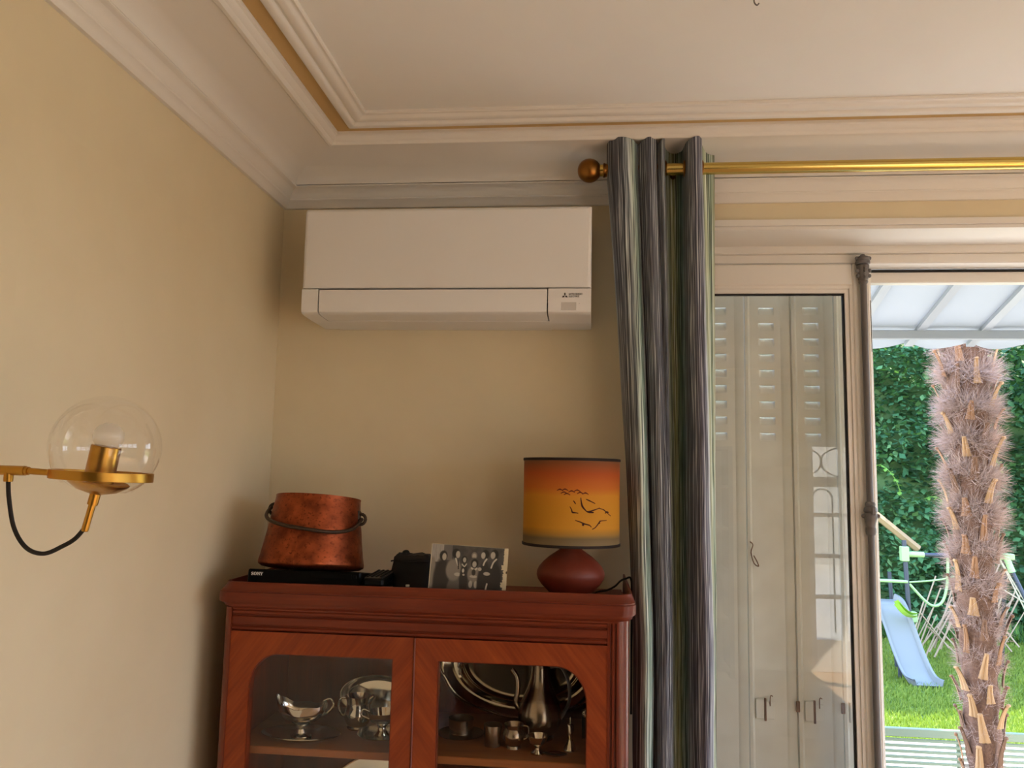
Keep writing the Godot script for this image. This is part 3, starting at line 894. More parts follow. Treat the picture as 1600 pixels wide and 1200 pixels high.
func build_air_conditioner() -> void:
	var x0 := 0.152
	var x1 := 0.954
	var t := thing("air_conditioner", "white wall-mounted air conditioner high on the wall left of the curtain", "air conditioner", Vector3(0.553, 2.05, 0.0))
	var ex := func(poly: Array, a: float, b: float) -> MB:
		var q := mb()
		q.xf = Transform3D(ALONG_X, Vector3.ZERO)
		q.extrude(PackedVector2Array(poly), a, b)
		return q
	# casing behind the panels
	wpart(t, "casing", ex.call([Vector2(0.002, 2.052), Vector2(0.10, 2.0525), Vector2(0.105, 2.085), Vector2(0.186, 2.10), Vector2(0.190, 2.128), Vector2(0.204, 2.135), Vector2(0.204, 2.340), Vector2(0.18, 2.354), Vector2(0.002, 2.354)], x0 + 0.004, x1 - 0.004), M.ac)
	# front panel with rounded edges
	var fp := mb()
	var n := 10
	var prof := [Vector2(0.19, 2.357), Vector2(0.205, 2.3565), Vector2(0.2145, 2.354), Vector2(0.2195, 2.3495), Vector2(0.2215, 2.343), Vector2(0.2215, 2.30), Vector2(0.2205, 2.22), Vector2(0.219, 2.140), Vector2(0.2180, 2.1305), Vector2(0.2155, 2.1285), Vector2(0.19, 2.1285)]
	var cols := [[0.0, -0.012], [0.0008, -0.006], [0.003, -0.0025], [0.007, -0.0007], [0.012, 0.0]]
	var xs := []
	for c in cols: xs.append([x0 + c[0], c[1]])
	for i in range(cols.size() - 1, -1, -1): xs.append([x1 - cols[i][0], cols[i][1]])
	for i in xs.size() - 1:
		for j in prof.size() - 1:
			var p: Vector2 = prof[j]; var q: Vector2 = prof[j + 1]
			var za: float = p.x + xs[i][1] * (1.0 if p.x > 0.2 else 0.0)
			var zb: float = p.x + xs[i + 1][1] * (1.0 if p.x > 0.2 else 0.0)
			var zc: float = q.x + xs[i + 1][1] * (1.0 if q.x > 0.2 else 0.0)
			var zd: float = q.x + xs[i][1] * (1.0 if q.x > 0.2 else 0.0)
			fp.quad(Vector3(xs[i][0], p.y, za), Vector3(xs[i + 1][0], p.y, zb), Vector3(xs[i + 1][0], q.y, zc), Vector3(xs[i][0], q.y, zd))
	for e in [0, xs.size() - 1]:
		for j in prof.size() - 1:
			var p: Vector2 = prof[j]; var q: Vector2 = prof[j + 1]
			fp.quad(Vector3(xs[e][0], p.y, p.x + (xs[e][1] if p.x > 0.2 else 0.0)), Vector3(xs[e][0], q.y, q.x + (xs[e][1] if q.x > 0.2 else 0.0)), Vector3(xs[e][0], q.y, 0.003), Vector3(xs[e][0], p.y, 0.003))
	fp.quad(Vector3(x0, 2.357, 0.003), Vector3(x1, 2.357, 0.003), Vector3(x1, 2.357, 0.19), Vector3(x0, 2.357, 0.19))
	wpart(t, "front_panel", fp, M.ac, 50.0)
	# lower trims, left and right of the flap
	var tr := [Vector2(0.003, 2.052), Vector2(0.12, 2.053), Vector2(0.19, 2.0555), Vector2(0.207, 2.058), Vector2(0.2135, 2.062), Vector2(0.2152, 2.068), Vector2(0.2165, 2.1245), Vector2(0.2145, 2.1262), Vector2(0.003, 2.1262)]
	wpart(t, "lower_trim", ex.call(tr, x0, 0.1985), M.ac)
	wpart(t, "lower_trim", ex.call(tr, 0.8385, x1), M.ac)
	# underside behind the flap
	wpart(t, "underside", ex.call([Vector2(0.003, 2.050), Vector2(0.10, 2.0525), Vector2(0.121, 2.0534), Vector2(0.123, 2.056), Vector2(0.123, 2.08), Vector2(0.003, 2.08)], 0.1985, 0.8385), M.ac)
	wpart(t, "air_outlet", ex.call([Vector2(0.120, 2.090), Vector2(0.180, 2.092), Vector2(0.188, 2.1262), Vector2(0.120, 2.1262)], 0.1990, 0.8380), M.ac)
	# flap
	wpart(t, "flap", ex.call([Vector2(0.2160, 2.1235), Vector2(0.2148, 2.068), Vector2(0.2130, 2.062), Vector2(0.2065, 2.0583), Vector2(0.19, 2.0558), Vector2(0.131, 2.0535), Vector2(0.131, 2.060), Vector2(0.198, 2.066), Vector2(0.206, 2.072), Vector2(0.208, 2.1235)], 0.2020, 0.8350), M.ac)
	# emblem of three diamonds, lettering, display
	var em := mb()
	for k in 3:
		var a := PI / 2 + TAU * k / 3.0
		var u := Vector2(cos(a), sin(a))
		var s := Vector2(-u.y, u.x)
		var po := PackedVector2Array([Vector2.ZERO, u * 0.0045 + s * 0.0026, u * 0.009, u * 0.0045 - s * 0.0026])
		for i in 4: po[i] += Vector2(0.8835, 2.1055)
		em.extrude(po, 0.2160, 0.2168)
	wpart(t, "emblem", em, M.print_grey, 0.0, "dark grey emblem of three diamonds")
	for r in 2:
		var o := MeshInstance3D.new()
		o.name = "lettering"
		var tm := text_mesh(["MITSUBISHI", "ELECTRIC"][r], 0.0042, "Droid Sans", true)
		tm.horizontal_alignment = HORIZONTAL_ALIGNMENT_LEFT
		o.mesh = tm
		o.material_override = M.print_grey
		t.add_child(o, true)
		o.position = Vector3(0.8935, 2.1098 - 0.0062 * r, 0.2165) - t.position
	wpart(t, "display_window", mb().bbox(Vector3(0.874, 2.0665, 0.2140), Vector3(0.914, 2.0875, 0.2161), 0.0005), M.ac_display, 0.0, "faint grey display window")
	wpart(t, "indicator_mark", mb().extrude(PackedVector2Array([Vector2(0.9215, 2.0855), Vector2(0.9245, 2.0840), Vector2(0.9215, 2.0825)]), 0.2155, 0.2161), M.ac_display, 0.0)

func build_curtain() -> void:
	var rod := thing("curtain_rod", "brass curtain rod with a ball finial along the top of the window", "curtain rod", Vector3(0.946, 2.472, 0.17))
	wpart(rod, "pole", mb().tube([Vector3(0.975, 2.472, 0.17), Vector3(3.75, 2.472, 0.17)], 0.0165, 28), M.brass)
	for k in 2:
		var fin := mb()
		var bp := [Vector2(0, -0.033)]
		for i in range(1, 15):
			var a := -PI / 2 + PI * i / 15.0
			bp.append(Vector2(cos(a) * 0.0335, sin(a) * 0.0335))
		bp += [Vector2(0.0135, 0.0310), Vector2(0.0125, 0.034), Vector2(0.014, 0.037), Vector2(0.019, 0.038), Vector2(0.0205, 0.041), Vector2(0.019, 0.044), Vector2(0.0185, 0.047), Vector2(0.0185, 0.066), Vector2(0.0165, 0.068), Vector2(0, 0.068)]
		fin.xf = Transform3D(Basis(Vector3(0, 1, 0), Vector3(1, 0, 0), Vector3(0, 0, 1)) if k == 0 else Basis(Vector3(0, 1, 0), Vector3(-1, 0, 0), Vector3(0, 0, 1)), Vector3(0.946 if k == 0 else 3.779, 2.472, 0.17))
		fin.lathe(bp, 28)
		wpart(rod, "finial", fin, M.brass_dark)
	for x in [1.18, 3.55]:
		var br := mb()
		br.tube([Vector3(x, 2.472, 0.150), Vector3(x, 2.466, 0.10), Vector3(x, 2.46, 0.055)], 0.008, 10)
		br.bbox(Vector3(x - 0.02, 2.432, 0.030), Vector3(x + 0.02, 2.488, 0.058), 0.003)
		wpart(rod, "bracket", br, M.brass_dark)
	# cloth: outline in plan at the top and near the floor, point for point
	var top := [[0.996, .128], [0.998, .188], [1.026, .222], [1.058, .218], [1.073, .196], [1.080, .189], [1.088, .202], [1.104, .220], [1.121, .212], [1.128, .196], [1.132, .189], [1.136, .200], [1.143, .218], [1.149, .208], [1.156, .150], [1.172, .124], [1.194, .122], [1.205, .142], [1.211, .198], [1.228, .222], [1.247, .210], [1.256, .158], [1.274, .120], [1.297, .110]]
	var bot := [[1.074, .120], [1.074, .150], [1.078, .192], [1.098, .226], [1.116, .204], [1.121, .160], [1.125, .186], [1.134, .212], [1.147, .222], [1.156, .218], [1.160, .212], [1.163, .206], [1.166, .196], [1.169, .176], [1.174, .150], [1.185, .130], [1.200, .126], [1.211, .144], [1.218, .190], [1.240, .224], [1.262, .216], [1.273, .170], [1.281, .132], [1.289, .116]]
	var pt := []
	var pb := []
	for p in top: pt.append(Vector2(p[0], p[1]))
	for p in bot: pb.append(Vector2(p[0], p[1]))
	var t := thing("curtain", "blue-grey and green striped linen curtain gathered on the brass rod", "curtain", Vector3(1.17, 0.01, 0.17))
	var wob := noise(1.6, 77, 3)
	var f := func(u: float, v: float) -> Vector3:
		var y := 2.541 - v * 2.525
		var k := clampf((2.47 - y) / 1.25, 0.0, 1.0)
		k = k * (1.35 - 0.35 * k)
		var a: Vector2 = catmull(pt, u)
		var b: Vector2 = catmull(pb, u)
		var p := a.lerp(b, minf(k, 1.0))
		var w := wob.get_noise_2d(u * 9.0, y * 1.1) * 0.006 * clampf((2.5 - y) * 1.2, 0.0, 1.0)
		# header waves a little above the rod
		var hd := 0.010 * sin(u * 23.0) if v < 0.001 else 0.0
		return Vector3(p.x + w * 0.5, y + hd * 0.5, p.y + w)
	var cl := mb().grid(f, 180, 60)
	# a hem thickness: the cloth is a sheet with a back
	var back := mb().grid(func(u: float, v: float) -> Vector3:
		var e := 0.002
		var p: Vector3 = f.call(u, v)
		var d: Vector3 = f.call(minf(u + e, 1.0), v) - f.call(maxf(u - e, 0.0), v)
		var nn := d.cross(Vector3.DOWN).normalized()
		return p - nn * 0.0016, 180, 60)
	cl.v.append_array(back.v)
	cl.uv.append_array(back.uv)
	wpart(t, "cloth", cl, M.curtain, 60.0)
	# eyelets where the cloth crosses the rod
	for e in [[1.066, 40.0], [1.086, -70.0], [1.124, 70.0], [1.135, -75.0], [1.1525, 70.0], [1.2075, -75.0], [1.2515, 70.0]]:
		var ring := []
		for i in 24:
			var a := TAU * i / 24.0
			ring.append(Vector3(0.0, cos(a) * 0.0215, sin(a) * 0.0215))
		var eb := mb()
		eb.xf = Transform3D(Basis(Vector3.UP, deg_to_rad(8.0 * signf(e[1]))), Vector3(e[0], 2.472, 0.17))
		eb.tube(ring, 0.0032, 8, false, true)
		wpart(t, "eyelet", eb, M.brass_dark)

func build_sconce() -> void:
	var c := Vector3(0.251, 1.650, 1.22)
	var t := thing("wall_sconce", "brass swing-arm wall light with a clear glass globe on the left wall", "wall light", Vector3(0.0, 1.612, 1.22))
	var plate := mb()
	plate.xf = Transform3D(Basis(Vector3(0, -1, 0), Vector3(1, 0, 0), Vector3(0, 0, 1)), Vector3(0.0, 1.612, 1.22))
	plate.lathe([Vector2(0, 0.0), Vector2(0.05, 0.0), Vector2(0.05, 0.012), Vector2(0.047, 0.016), Vector2(0.012, 0.018), Vector2(0.010, 0.022), Vector2(0, 0.022)], 32)
	wpart(t, "wall_plate", plate, M.brass_satin)
	var arm := mb()
	arm.tube([Vector3(0.018, 1.614, 1.22), Vector3(0.128, 1.6135, 1.22)], 0.0072, 16)
	arm.tube([Vector3(0.128, 1.6135, 1.22), Vector3(0.133, 1.6134, 1.22)], 0.0062, 16)
	arm.tube([Vector3(0.125, 1.6135, 1.22), Vector3(0.184, 1.611, 1.22)], 0.0048, 14)
	wpart(t, "arm", arm, M.brass_satin)
	var tilt := Basis(Vector3.BACK, deg_to_rad(-9.0))
	var ring_at := c + Vector3(-0.003, -0.0415, 0)
	var tr := Transform3D(Basis(Vector3.BACK, deg_to_rad(-2.2)), ring_at)
	var rg := mb()
	rg.xf = tr
	rg.lathe([Vector2(0.0625, -0.0065), Vector2(0.0690, -0.0065), Vector2(0.0695, -0.006), Vector2(0.0695, 0.006), Vector2(0.0690, 0.0065), Vector2(0.0625, 0.0065), Vector2(0.0625, -0.0065)], 56)
	wpart(t, "ring", rg, M.brass_satin)
	# globe, open underneath
	var gl := mb()
	gl.xf = Transform3D(tilt, c)
	var gp := []
	for i in 29:
		var a := deg_to_rad(-52.0) + (PI / 2 + deg_to_rad(52.0)) * i / 28.0
		gp.append(Vector2(cos(a) * 0.0755 if i < 28 else 0.0, sin(a) * 0.0755))
	gl.lathe(gp, 56)
	wpart(t, "globe", gl, M.globe, 60.0, "clear glass globe")
	var ax := Transform3D(tilt, c + tilt * Vector3(0, -0.0435, 0))
	var cap := mb()
	cap.xf = ax
	cap.lathe([Vector2(0, -0.026), Vector2(0.010, -0.025), Vector2(0.028, -0.020), Vector2(0.040, -0.012), Vector2(0.043, -0.008), Vector2(0.040, -0.006), Vector2(0.020, -0.008), Vector2(0, -0.008)], 40)
	wpart(t, "cap", cap, M.brass_satin)
	var hold := mb()
	hold.xf = ax
	hold.lathe([Vector2(0, -0.008), Vector2(0.0205, -0.008), Vector2(0.0205, 0.044), Vector2(0.0195, 0.045), Vector2(0.0165, 0.045), Vector2(0.0165, 0.030), Vector2(0, 0.030)], 32)
	wpart(t, "lamp_holder", hold, M.brass_satin)
	var bulb := mb()
	bulb.xf = ax
	bulb.lathe([Vector2(0, 0.031), Vector2(0.013, 0.031), Vector2(0.0145, 0.044), Vector2(0.019, 0.050), Vector2(0.0215, 0.058), Vector2(0.020, 0.067), Vector2(0.015, 0.0745), Vector2(0.008, 0.0785), Vector2(0, 0.0795)], 28)
	wpart(t, "bulb", bulb, M.bulb, 60.0, "unlit frosted bulb")
	var pin := mb()
	pin.xf = Transform3D(Basis(Vector3.BACK, deg_to_rad(-13.0)), c + tilt * Vector3(0, -0.067, 0))
	pin.lathe([Vector2(0, -0.018), Vector2(0.0070, -0.018), Vector2(0.0074, -0.016), Vector2(0.0074, 0.002), Vector2(0, 0.002)], 20)
	pin.lathe([Vector2(0, -0.057), Vector2(0.0045, -0.057), Vector2(0.0050, -0.055), Vector2(0.0050, -0.016), Vector2(0, -0.016)], 18)
	wpart(t, "cable_sleeve", pin, M.brass_satin)
	wpart(t, "cable_socket", mb().lathe([Vector2(0, -0.010), Vector2(0.006, -0.010), Vector2(0.0065, -0.008), Vector2(0.0065, 0.004), Vector2(0, 0.004)], 18, Vector3(0.102, 1.607, 1.22)), M.brass_satin)
	var cab := spline([Vector3(0.102, 1.600, 1.22), Vector3(0.106, 1.572, 1.22), Vector3(0.118, 1.530, 1.22), Vector3(0.140, 1.502, 1.22), Vector3(0.168, 1.4945, 1.22), Vector3(0.196, 1.506, 1.22), Vector3(0.214, 1.517, 1.22), Vector3(0.227, 1.532, 1.22)], 40)
	wpart(t, "cable", mb().tube(cab, 0.0032, 10), M.cable)

func put(im: Image, x: int, y: int, c: Color, a := 1.0) -> void:
	if x >= 0 and y >= 0 and x < im.get_width() and y < im.get_height():
		im.set_pixel(x, y, im.get_pixel(x, y).lerp(c, a))

func blob(im: Image, cx: float, cy: float, rx: float, ry: float, c: Color, soft := 0.25) -> void:
	for y in range(int(cy - ry * 1.3), int(cy + ry * 1.3) + 1):
		for x in range(int(cx - rx * 1.3), int(cx + rx * 1.3) + 1):
			var d := Vector2((x - cx) / rx, (y - cy) / ry).length()
			put(im, x, y, c, clampf((1.0 + soft * 0.5 - d) / soft, 0, 1))

func stroke(im: Image, pts: Array, r0: float, r1: float, c: Color) -> void:
	var n := 60
	for i in n + 1:
		var p: Vector2 = catmull(pts, float(i) / n)
		var r := lerpf(r0, r1, absf(2.0 * i / n - 1.0))
		for y in range(int(p.y - r - 1), int(p.y + r + 2)):
			for x in range(int(p.x - r - 1), int(p.x + r + 2)):
				put(im, x, y, c, clampf(r + 0.5 - Vector2(x, y).distance_to(p), 0, 1))

# black-and-white snapshot of a family group
func snapshot() -> ImageTexture:
	var im := Image.create(320, 184, false, Image.FORMAT_RGB8)
	var n := noise(0.03, 9, 4)
	for y in 184:
		for x in 320:
			var k := 0.30 + 0.05 * n.get_noise_2d(x, y)
			if x < 52 and y < 70: k = 0.62 + 0.10 * n.get_noise_2d(x * 6, y * 0.3)
			elif x < 88 and y < 60: k = 0.42
			im.set_pixel(x, y, Color(k, k * 0.96, k * 0.90))
	var sk := Color(0.70, 0.665, 0.60)
	var hr := Color(0.16, 0.15, 0.14)
	var drk := Color(0.20, 0.185, 0.175)
	var mid := Color(0.52, 0.49, 0.44)
	var wh := Color(0.78, 0.75, 0.68)
	# partly cut off at the left edge, then the figures from left to right
	blob(im, 8, 110, 16, 60, mid)
	blob(im, 50, 140, 34, 86, drk); blob(im, 52, 44, 16, 19, hr); blob(im, 56, 48, 9, 14, sk)
	blob(im, 104, 176, 30, 60, Color(0.40, 0.375, 0.34)); blob(im, 98, 96, 32, 42, mid); blob(im, 104, 32, 16, 18, hr); blob(im, 112, 36, 9, 14, sk)
	stroke(im, [Vector2(104, 52), Vector2(110, 66), Vector2(116, 78)], 3, 3, wh); stroke(im, [Vector2(113, 58), Vector2(116, 74), Vector2(118, 90)], 2, 2, hr)
	blob(im, 116, 112, 14, 7, sk)
	blob(im, 142, 130, 17, 62, drk); blob(im, 140, 54, 12, 14, hr); blob(im, 141, 55, 7, 10, sk); stroke(im, [Vector2(132, 72), Vector2(142, 80), Vector2(150, 70)], 2, 2, wh)
	blob(im, 138, 96, 5, 8, wh); blob(im, 141, 112, 5, 4, sk)
	blob(im, 180, 36, 12, 14, mid); blob(im, 180, 38, 8, 10, sk); blob(im, 180, 70, 20, 26, Color(0.36, 0.34, 0.31))
	blob(im, 182, 108, 26, 32, mid); blob(im, 184, 66, 15, 18, hr); blob(im, 183, 69, 9, 12, sk); stroke(im, [Vector2(172, 84), Vector2(184, 90), Vector2(194, 84)], 3, 3, wh)
	blob(im, 172, 146, 8, 14, sk); blob(im, 194, 146, 8, 14, sk); blob(im, 182, 116, 16, 5, sk); blob(im, 182, 100, 8, 12, drk)
	blob(im, 226, 140, 28, 82, drk); blob(im, 226, 28, 15, 17, hr); blob(im, 217, 33, 9, 13, sk); stroke(im, [Vector2(232, 46), Vector2(224, 58), Vector2(220, 70)], 3, 3, wh)
	blob(im, 206, 86, 8, 7, sk)
	blob(im, 268, 140, 30, 84, drk); blob(im, 264, 26, 16, 18, hr); blob(im, 257, 30, 10, 14, sk); stroke(im, [Vector2(272, 44), Vector2(260, 58), Vector2(253, 78)], 3, 3, wh)
	blob(im, 236, 102, 14, 7, sk); stroke(im, [Vector2(240, 140), Vector2(236, 160), Vector2(233, 183)], 3, 3, wh)
	# pale border with a bitten edge
	for y in 184:
		var e := 304.0 + 4.0 * n.get_noise_1d(y * 4.0) - (8.0 if y > 130 and y < 150 else 0.0) - (8.0 if y > 64 and y < 84 else 0.0)
		for x in range(int(e), 320):
			put(im, x, y, Color(0.80, 0.74, 0.60))
		for x in 3: put(im, x, y, Color(0.82, 0.78, 0.68))
	for x in 320:
		put(im, x, 0, Color(0.74, 0.69, 0.57)); put(im, x, 1, Color(0.74, 0.69, 0.57), 0.6)
	blob(im, 317, 92, 3, 5, Color(0.25, 0.17, 0.06))
	return ImageTexture.create_from_image(im)

# sunset print with a flight of birds; u runs round the shade
func sunset() -> ImageTexture:
	var W := 1024
	var H := 256
	var im := Image.create(W, H, false, Image.FORMAT_RGB8)
	var n := noise(0.012, 15, 3)
	var stops := [[0.0, Color(0.50, 0.36, 0.24)], [0.06, Color(0.60, 0.34, 0.18)], [0.17, Color(0.76, 0.36, 0.13)], [0.33, Color(0.84, 0.47, 0.15)], [0.42, Color(0.88, 0.60, 0.16)], [0.56, Color(0.87, 0.61, 0.15)], [0.78, Color(0.88, 0.63, 0.18)], [0.86, Color(0.72, 0.55, 0.26)], [0.90, Color(0.52, 0.44, 0.30)], [1.0, Color(0.62, 0.54, 0.40)]]
	for y in H:
		for x in W:
			var v := float(y) / H + 0.012 * n.get_noise_2d(x * 0.3, y * 2.0)
			var c: Color = stops[0][1]
			for i in stops.size() - 1:
				if v >= stops[i][0]:
					c = stops[i][1].lerp(stops[i + 1][1], clampf((v - stops[i][0]) / (stops[i + 1][0] - stops[i][0]), 0, 1))
			im.set_pixel(x, y, c)
	# birds, laid out on the half of the shade that faces the room; X in 0..1 across the shade as it is seen
	var ink := Color(0.22, 0.05, 0.02)
	var P := func(X: float, Y: float) -> Vector2:
		# across the front, from x on the shade to the angle round it
		var a := asin(clampf(2.0 * X - 1.0, -1, 1))
		return Vector2(W * 0.25 - a / TAU * W, Y * H)
	var Q := func(l: Array) -> Array:
		var o := []
		for p in l: o.append(P.call(p[0], p[1]))
		return o
	stroke(im, Q.call([[0.605, 0.44], [0.62, 0.53], [0.665, 0.59]]), 2.6, 1.0, ink)
	stroke(im, Q.call([[0.665, 0.59], [0.70, 0.585], [0.745, 0.57], [0.79, 0.55]]), 1.6, 0.8, ink)
	stroke(im, Q.call([[0.665, 0.59], [0.69, 0.595], [0.73, 0.60]]), 2.6, 1.2, ink)
	stroke(im, Q.call([[0.79, 0.555], [0.83, 0.57], [0.86, 0.60], [0.90, 0.64]]), 1.4, 0.8, ink)
	stroke(im, Q.call([[0.845, 0.61], [0.86, 0.595], [0.88, 0.60]]), 1.8, 0.8, ink)
	stroke(im, Q.call([[0.50, 0.54], [0.515, 0.57], [0.525, 0.60], [0.555, 0.605], [0.58, 0.61]]), 2.0, 0.7, ink)
	stroke(im, Q.call([[0.555, 0.69], [0.60, 0.705], [0.64, 0.725], [0.69, 0.74], [0.71, 0.76]]), 1.8, 0.8, ink)
	blob(im, P.call(0.63, 0.735).x, P.call(0.63, 0.735).y, 3.4, 3.4, ink, 0.5)
	stroke(im, Q.call([[0.72, 0.785], [0.75, 0.765], [0.785, 0.715], [0.80, 0.695], [0.86, 0.69]]), 1.8, 0.8, ink)
	blob(im, P.call(0.79, 0.715).x, P.call(0.79, 0.715).y, 2.6, 2.6, ink, 0.5)
	stroke(im, Q.call([[0.66, 0.455], [0.69, 0.47], [0.745, 0.50]]), 1.4, 0.8, ink)
	stroke(im, Q.call([[0.535, 0.475], [0.555, 0.505]]), 1.3, 0.8, ink)
	for b in [[0.40, 0.355], [0.45, 0.352], [0.44, 0.385], [0.47, 0.40], [0.515, 0.37], [0.57, 0.36], [0.60, 0.385], [0.65, 0.39]]:
		stroke(im, Q.call([[b[0] - 0.03, b[1] + 0.008], [b[0], b[1] - 0.006], [b[0] + 0.03, b[1] + 0.010]]), 1.5, 0.6, Color(0.38, 0.14, 0.05))
	return ImageTexture.create_from_image(im)

func build_cabinet_top() -> void:
	var y0 := 1.310
	# disc player, with the copper pot on it
	# it leans back: its front rests on the cabinet's rim, its rear on the sunken top
	var lean := deg_to_rad(-7.6)
	var pl := thing("disc_player", "slim black disc player under the copper pot on top of the cabinet", "disc player", Vector3(0.264, y0 + 0.0033, 0.190))
	pl.rotation.x = lean
	part(pl, "casing", mb().bbox(Vector3(-0.141, 0.002, 0.0), Vector3(0.141, 0.0400, 0.212), 0.002), M.black)
	part(pl, "front_panel", mb().bbox(Vector3(-0.141, 0.002, 0.212), Vector3(0.141, 0.0400, 0.220), 0.003), M.black_gloss)
	part(pl, "disc_tray", mb().bbox(Vector3(0.02, 0.022, 0.2195), Vector3(0.120, 0.034, 0.2212), 0.0006), M.black_gloss)
	part(pl, "button", mb().bbox(Vector3(0.124, 0.024, 0.2195), Vector3(0.133, 0.032, 0.2220), 0.001), M.black)
	for s in [[-0.12, 0.02], [0.12, 0.02], [-0.12, 0.19], [0.12, 0.19]]:
		part(pl, "foot", mb().lathe([Vector2(0, -0.003), Vector2(0.01, -0.003), Vector2(0.01, 0.003), Vector2(0, 0.003)], 12, Vector3(s[0], 0, s[1])), M.black)
	var o := MeshInstance3D.new()
	o.name = "lettering"
	var tm := text_mesh("SONY", 0.0075, "Droid Serif", true)
	tm.horizontal_alignment = HORIZONTAL_ALIGNMENT_CENTER
	o.mesh = tm
	o.material_override = M.print_white
	pl.add_child(o, true)
	o.position = Vector3(-0.117, 0.0285, 0.2203)

	# copper pot
	var pot := thing("copper_pot", "old copper pot with an iron bail handle standing on the black disc player", "pot", pl.transform * Vector3(-0.029, 0.0402, 0.088))
	pot.rotation = Vector3(lean, 0, deg_to_rad(-1.2))
	var pp := [Vector2(0, 0.0), Vector2(0.06, 0.0005), Vector2(0.10, 0.003), Vector2(0.124, 0.007), Vector2(0.1335, 0.013), Vector2(0.1345, 0.020)]
	for i in range(1, 10):
		pp.append(Vector2(lerpf(0.1345, 0.1095, i / 9.0) - 0.0015 * sin(PI * i / 9.0), lerpf(0.020, 0.186, i / 9.0)))
	pp += [Vector2(0.1105, 0.188), Vector2(0.110, 0.190), Vector2(0.1075, 0.190), Vector2(0.1075, 0.186), Vector2(0.130, 0.022), Vector2(0.128, 0.012), Vector2(0, 0.006)]
	var pm := mb().lathe(pp, 56)
	var dent := noise(9.0, 4, 2)
	for i in pm.v.size():
		var p := pm.v[i]
		var k := 1.0 + 0.012 * dent.get_noise_3d(p.x, p.y, p.z)
		pm.v[i] = Vector3(p.x * k, p.y, p.z * k)
	part(pot, "bowl", pm, M.copper, 50.0)
	for s in [-1, 1]:
		var ear := []
		var cx: float = 0.121 * s
		for i in 15:
			var a := TAU * i / 15.0
			ear.append(Vector3(cx + cos(a) * 0.0125, (0.155 if s < 0 else 0.138) + sin(a) * 0.0135, 0.004 * s))
		part(pot, "ear", mb().tube(ear, 0.0042, 8, false, true), M.iron_rust)
		part(pot, "rivet_plate", mb().bbox(Vector3(cx - s * 0.009 - 0.005, 0.128 if s > 0 else 0.145, -0.010), Vector3(cx - s * 0.009 + 0.005, 0.160 if s > 0 else 0.172, 0.012), 0.002), M.iron_rust)
	var bail := []
	for i in 41:
		var a := PI * i / 40.0
		var yy: float = catmull([0.158, 0.140, 0.126, 0.115, 0.107, 0.102, 0.098, 0.096, 0.100, 0.112, 0.138], i / 40.0)
		bail.append(Vector3(-cos(a) * 0.124, yy, sin(a) * 0.137 + 0.004))
	part(pot, "bail_handle", mb().tube(bail, 0.0046, 10), M.iron_rust)

	# remote control lying beside the player, its keys towards the room
	var rc := thing("remote_control", "small black remote control lying between disc player and pouch", "remote control", Vector3(0.440, y0 + 0.001, 0.365))
	rc.rotation = Vector3(deg_to_rad(1.5), 0, 0)
	part(rc, "body", mb().bbox(Vector3(-0.025, 0.040, -0.085), Vector3(0.025, 0.0605, 0.05), 0.005), M.black)
	part(rc, "face", mb().bbox(Vector3(-0.0225, 0.0595, -0.080), Vector3(0.0225, 0.0617, 0.046), 0.001), M.grey_plastic)
	var key := mb().bbox(Vector3(-0.003, 0, -0.0035), Vector3(0.003, 0.0028, 0.0035), 0.001).mesh()
	for r in 9:
		for c in 4:
			same(rc, "key", key, M.black, Transform3D(Basis(), Vector3(-0.0165 + c * 0.011, 0.0615, 0.036 - r * 0.013)))
	part(rc, "stand", mb().bbox(Vector3(-0.022, 0.0, -0.07), Vector3(0.022, 0.041, 0.04), 0.002), M.black)

	# soft black pouch
	var pou := thing("camera_pouch", "soft black pouch with a lumpy lid behind the group photograph", "pouch", Vector3(0.502, y0, 0.275))
	var ln := noise(30.0, 12, 2)
	var pf := func(u: float, v: float) -> Vector3:
		var a := TAU * u
		var c := Vector2(cos(a), sin(a))
		var e := 5.0
		var r := pow(pow(absf(c.x), e) + pow(absf(c.y), e), -1.0 / e)
		var y := v * 0.106
		var w := 0.050 + 0.0025 * sin(PI * v) - 0.004 * v
		var dd := 0.034 - 0.002 * v
		if v < 0.12: w -= 0.008 * (1.0 - v / 0.12); dd -= 0.006 * (1.0 - v / 0.12)
		if v > 0.93:
			var k := (v - 0.93) / 0.07
			w *= 1.0 - 0.10 * k * k; dd *= 1.0 - 0.14 * k * k
		var l := 0.0018 * ln.get_noise_3d(c.x * 0.04, y, c.y * 0.04)
		return Vector3(c.x * r * (w + l) + v * 0.004, y + (0.005 * ln.get_noise_2d(c.x * r * 0.05, c.y * 0.05) if v > 0.9 else 0.0), c.y * r * (dd + l))
	var pb := mb().grid(pf, 48, 20)
	for i in 48:
		pb.tri(Vector3(0.004, 0.108, 0), pf.call((i + 1) / 48.0, 1.0), pf.call(i / 48.0, 1.0))
		pb.tri(Vector3(0, 0.0, 0), pf.call(i / 48.0, 0.0), pf.call((i + 1) / 48.0, 0.0))
	pb.fix(0)
	part(pou, "body", pb, M.black_cloth, 45.0)
	part(pou, "flap_edge", mb().tube(spline([Vector3(-0.047, 0.090, 0.028), Vector3(-0.03, 0.093, 0.0350), Vector3(0.0, 0.089, 0.0358), Vector3(0.03, 0.0915, 0.0350), Vector3(0.050, 0.090, 0.028)], 20), 0.0018, 6), M.black_cloth)
	part(pou, "loop", mb().tube(spline([Vector3(-0.024, 0.104, 0.0), Vector3(-0.019, 0.112, 0.008), Vector3(-0.010, 0.1135, 0.010), Vector3(-0.004, 0.104, 0.012)], 14), 0.0035, 8), M.black_cloth)
	part(pou, "zip_tag", mb().bbox(Vector3(-0.006, 0.028, 0.0335), Vector3(0.004, 0.034, 0.0365), 0.001), M.print_white)

